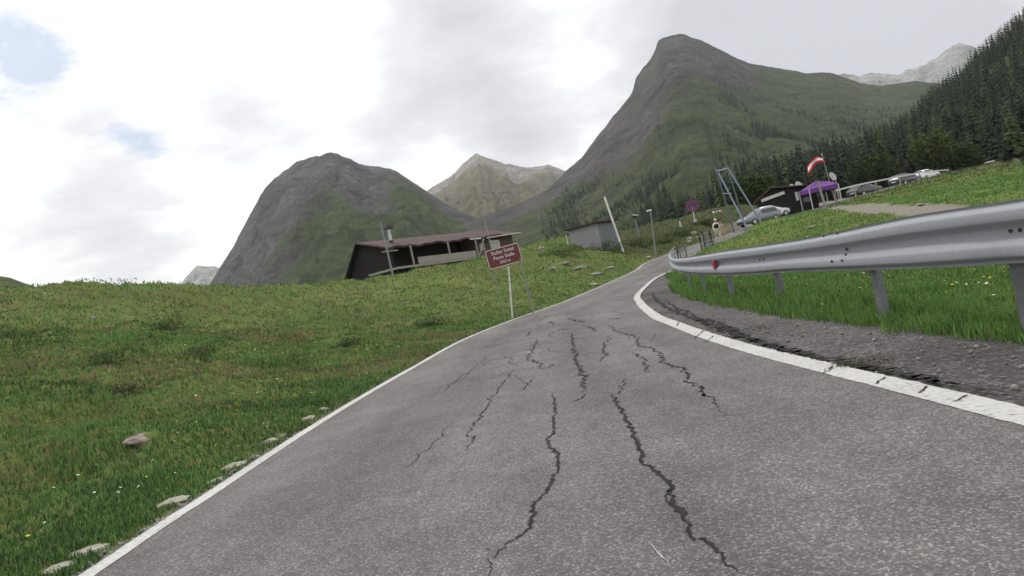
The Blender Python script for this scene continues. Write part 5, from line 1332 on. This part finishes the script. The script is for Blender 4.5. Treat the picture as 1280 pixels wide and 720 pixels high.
# the ones the photograph shows largest, and those that stand out against the sky
ang = hts / dist
ridge_i = np.argsort(P[:, 2] - 0 * dist)
order = np.argsort(-ang)
vis = [i for i in order if qs[i, 0] < 1290 and qs[i, 0] > 820 and qs[i, 1] > -25]
front = vis[:215]
top_line = np.array([np.interp(qs[i, 0], [860, 940, 1020, 1090, 1150, 1185, 1240, 1290], [240, 212, 190, 166, 130, 98, 50, 0]) for i in range(len(P))])
sky_i = [i for i in vis[215:] if qs[i, 1] < top_line[i] - 3][:75]
single = front + sky_i; sset = set(single)
larch = RNG.random(len(P)) < .22
skyset = set(sky_i)
for i in single:
    k = 4 + int(RNG.integers(2)) if larch[i] else int(RNG.integers(4))
    s = hts[i] / 12; rt = empty('spruce_tree' if k < 4 else 'larch_tree', P[i] - np.array([0, 0, .2]), random.uniform(0, 6.28)); rt.scale = (s * random.uniform(.85, 1.15), s * random.uniform(.85, 1.15), s)
    obj('crown', CROWN[k], rt); obj('trunk', TRUNK, rt)
    if i in skyset: tag(rt, 'dark pointed conifer standing out along the skyline of the wooded spur', 'tree', 'conifers along the skyline of the wooded spur')
    elif k < 4: tag(rt, 'dark green spruce in the dense wood behind the parked cars', 'tree', 'spruces in the wood behind the parking place')
    else: tag(rt, 'paler olive green larch in the dense wood behind the parked cars', 'tree', 'larches in the wood behind the parking place')
# everything farther: one mass
def forest_mass(name, P, hts, seed):
    rg = np.random.default_rng(seed); VV = []; FF = []; CC = []; b = 0
    for p, h in zip(P, hts):
        V, Fq, Cc = SIMPLE[rg.integers(4) if rg.random() < .8 else 4 + rg.integers(2)]; a = rg.uniform(0, 6.28); s = h / 12; w_ = s * rg.uniform(.85, 1.2)
        ca, sa = math.cos(a), math.sin(a)
        W = np.stack([(V[:, 0] * ca - V[:, 1] * sa) * w_ + p[0], (V[:, 0] * sa + V[:, 1] * ca) * w_ + p[1], V[:, 2] * s + p[2] - .3], -1)
        VV.append(W); FF.append(Fq + b); CC.append(Cc * rg.uniform(.8, 1.2)); b += len(V)
    return obj(name, col_mesh(name, np.concatenate(VV), np.concatenate(FF), np.concatenate(CC), M['leaf']))
rest = [i for i in range(len(P)) if i not in sset]
MV = RM[0]; Q = surf_pts(MV, 26000, (24 + 240 * .30) / MV.shape[1], .985, 9); Q = Q[inframe(Q, 40)]
qq = to_px(Q); cl = fbm(Q[:, 0] * .014, Q[:, 1] * .010, 3) + .35 * fbm(Q[:, 0] * .04, Q[:, 1] * .04, 2)
band = 1.9 * sstep(210, 262, qq[:, 1]) * sstep(660, 770, qq[:, 0]) + .75 * sstep(880, 960, qq[:, 0]) * sstep(120, 180, qq[:, 1]) + .45 * np.exp(-((qq[:, 0] - 945) / 60) ** 2 - ((qq[:, 1] - 135) / 22) ** 2)
kp = RNG.random(len(Q)) < np.clip(band * (.40 + cl * 4.0), 0, 1) * (band > .12)
Q = Q[kp]
allP = np.concatenate([P[rest], Q]); allH = np.concatenate([hts[rest], RNG.uniform(3.5, 10, len(Q)) * np.where(qq[kp][:, 0] < 800, .75, 1)])
print('TREES', len(P), len(single), len(sky_i), len(Q))
tag(forest_mass('forest', allP, allH, 4), kind='stuff')
# broadleaf bushes in front of the wood
for (px_, py_, D, rad, cols, lab) in (
    (1165, 190, 112, (4.2, 3, 3.6), [(.055, .08, .026), (.075, .10, .032), (.045, .065, .022)], 'yellow green broadleaf tree in front of the dark wood beyond the cars'),
    (1090, 214, 108, (4.5, 3, 3.0), [(.04, .062, .022), (.03, .048, .018)], 'rounded green broadleaf tree behind the dark hatchback'),
    (938, 236, 104, (4.0, 2.6, 2.4), [(.05, .078, .025), (.038, .06, .02)], 'light green broadleaf tree behind the swing frame'),
    (1205, 196, 113, (3.0, 2.5, 2.4), [(.04, .062, .022), (.05, .075, .026)], 'small green broadleaf tree at the edge of the right meadow'),
):
    c_ = at(px_, py_, D); g = min(h1(c_.x, c_.y), c_.z - rad[2] * .7)
    t_ = empty('broadleaf_tree', (c_.x, c_.y, g)); tag(t_, lab, 'tree', 'broadleaf trees at the foot of the wood')
    leaf_cloud('crown', (0, 0, c_.z - g), rad, 2600, .26, cols, t_, .7, .4)
    mb = MB(); mb.bar((0, 0, -.5), (0, 0, c_.z - g), .2, .1)
    for a in range(4): mb.bar((0, 0, (c_.z - g) * .6), (rad[0] * .5 * math.cos(a * 1.6), rad[1] * .5 * math.sin(a * 1.6), c_.z - g + rad[2] * .3), .09, .03)
    mb.build('trunk', M['bark'], t_)
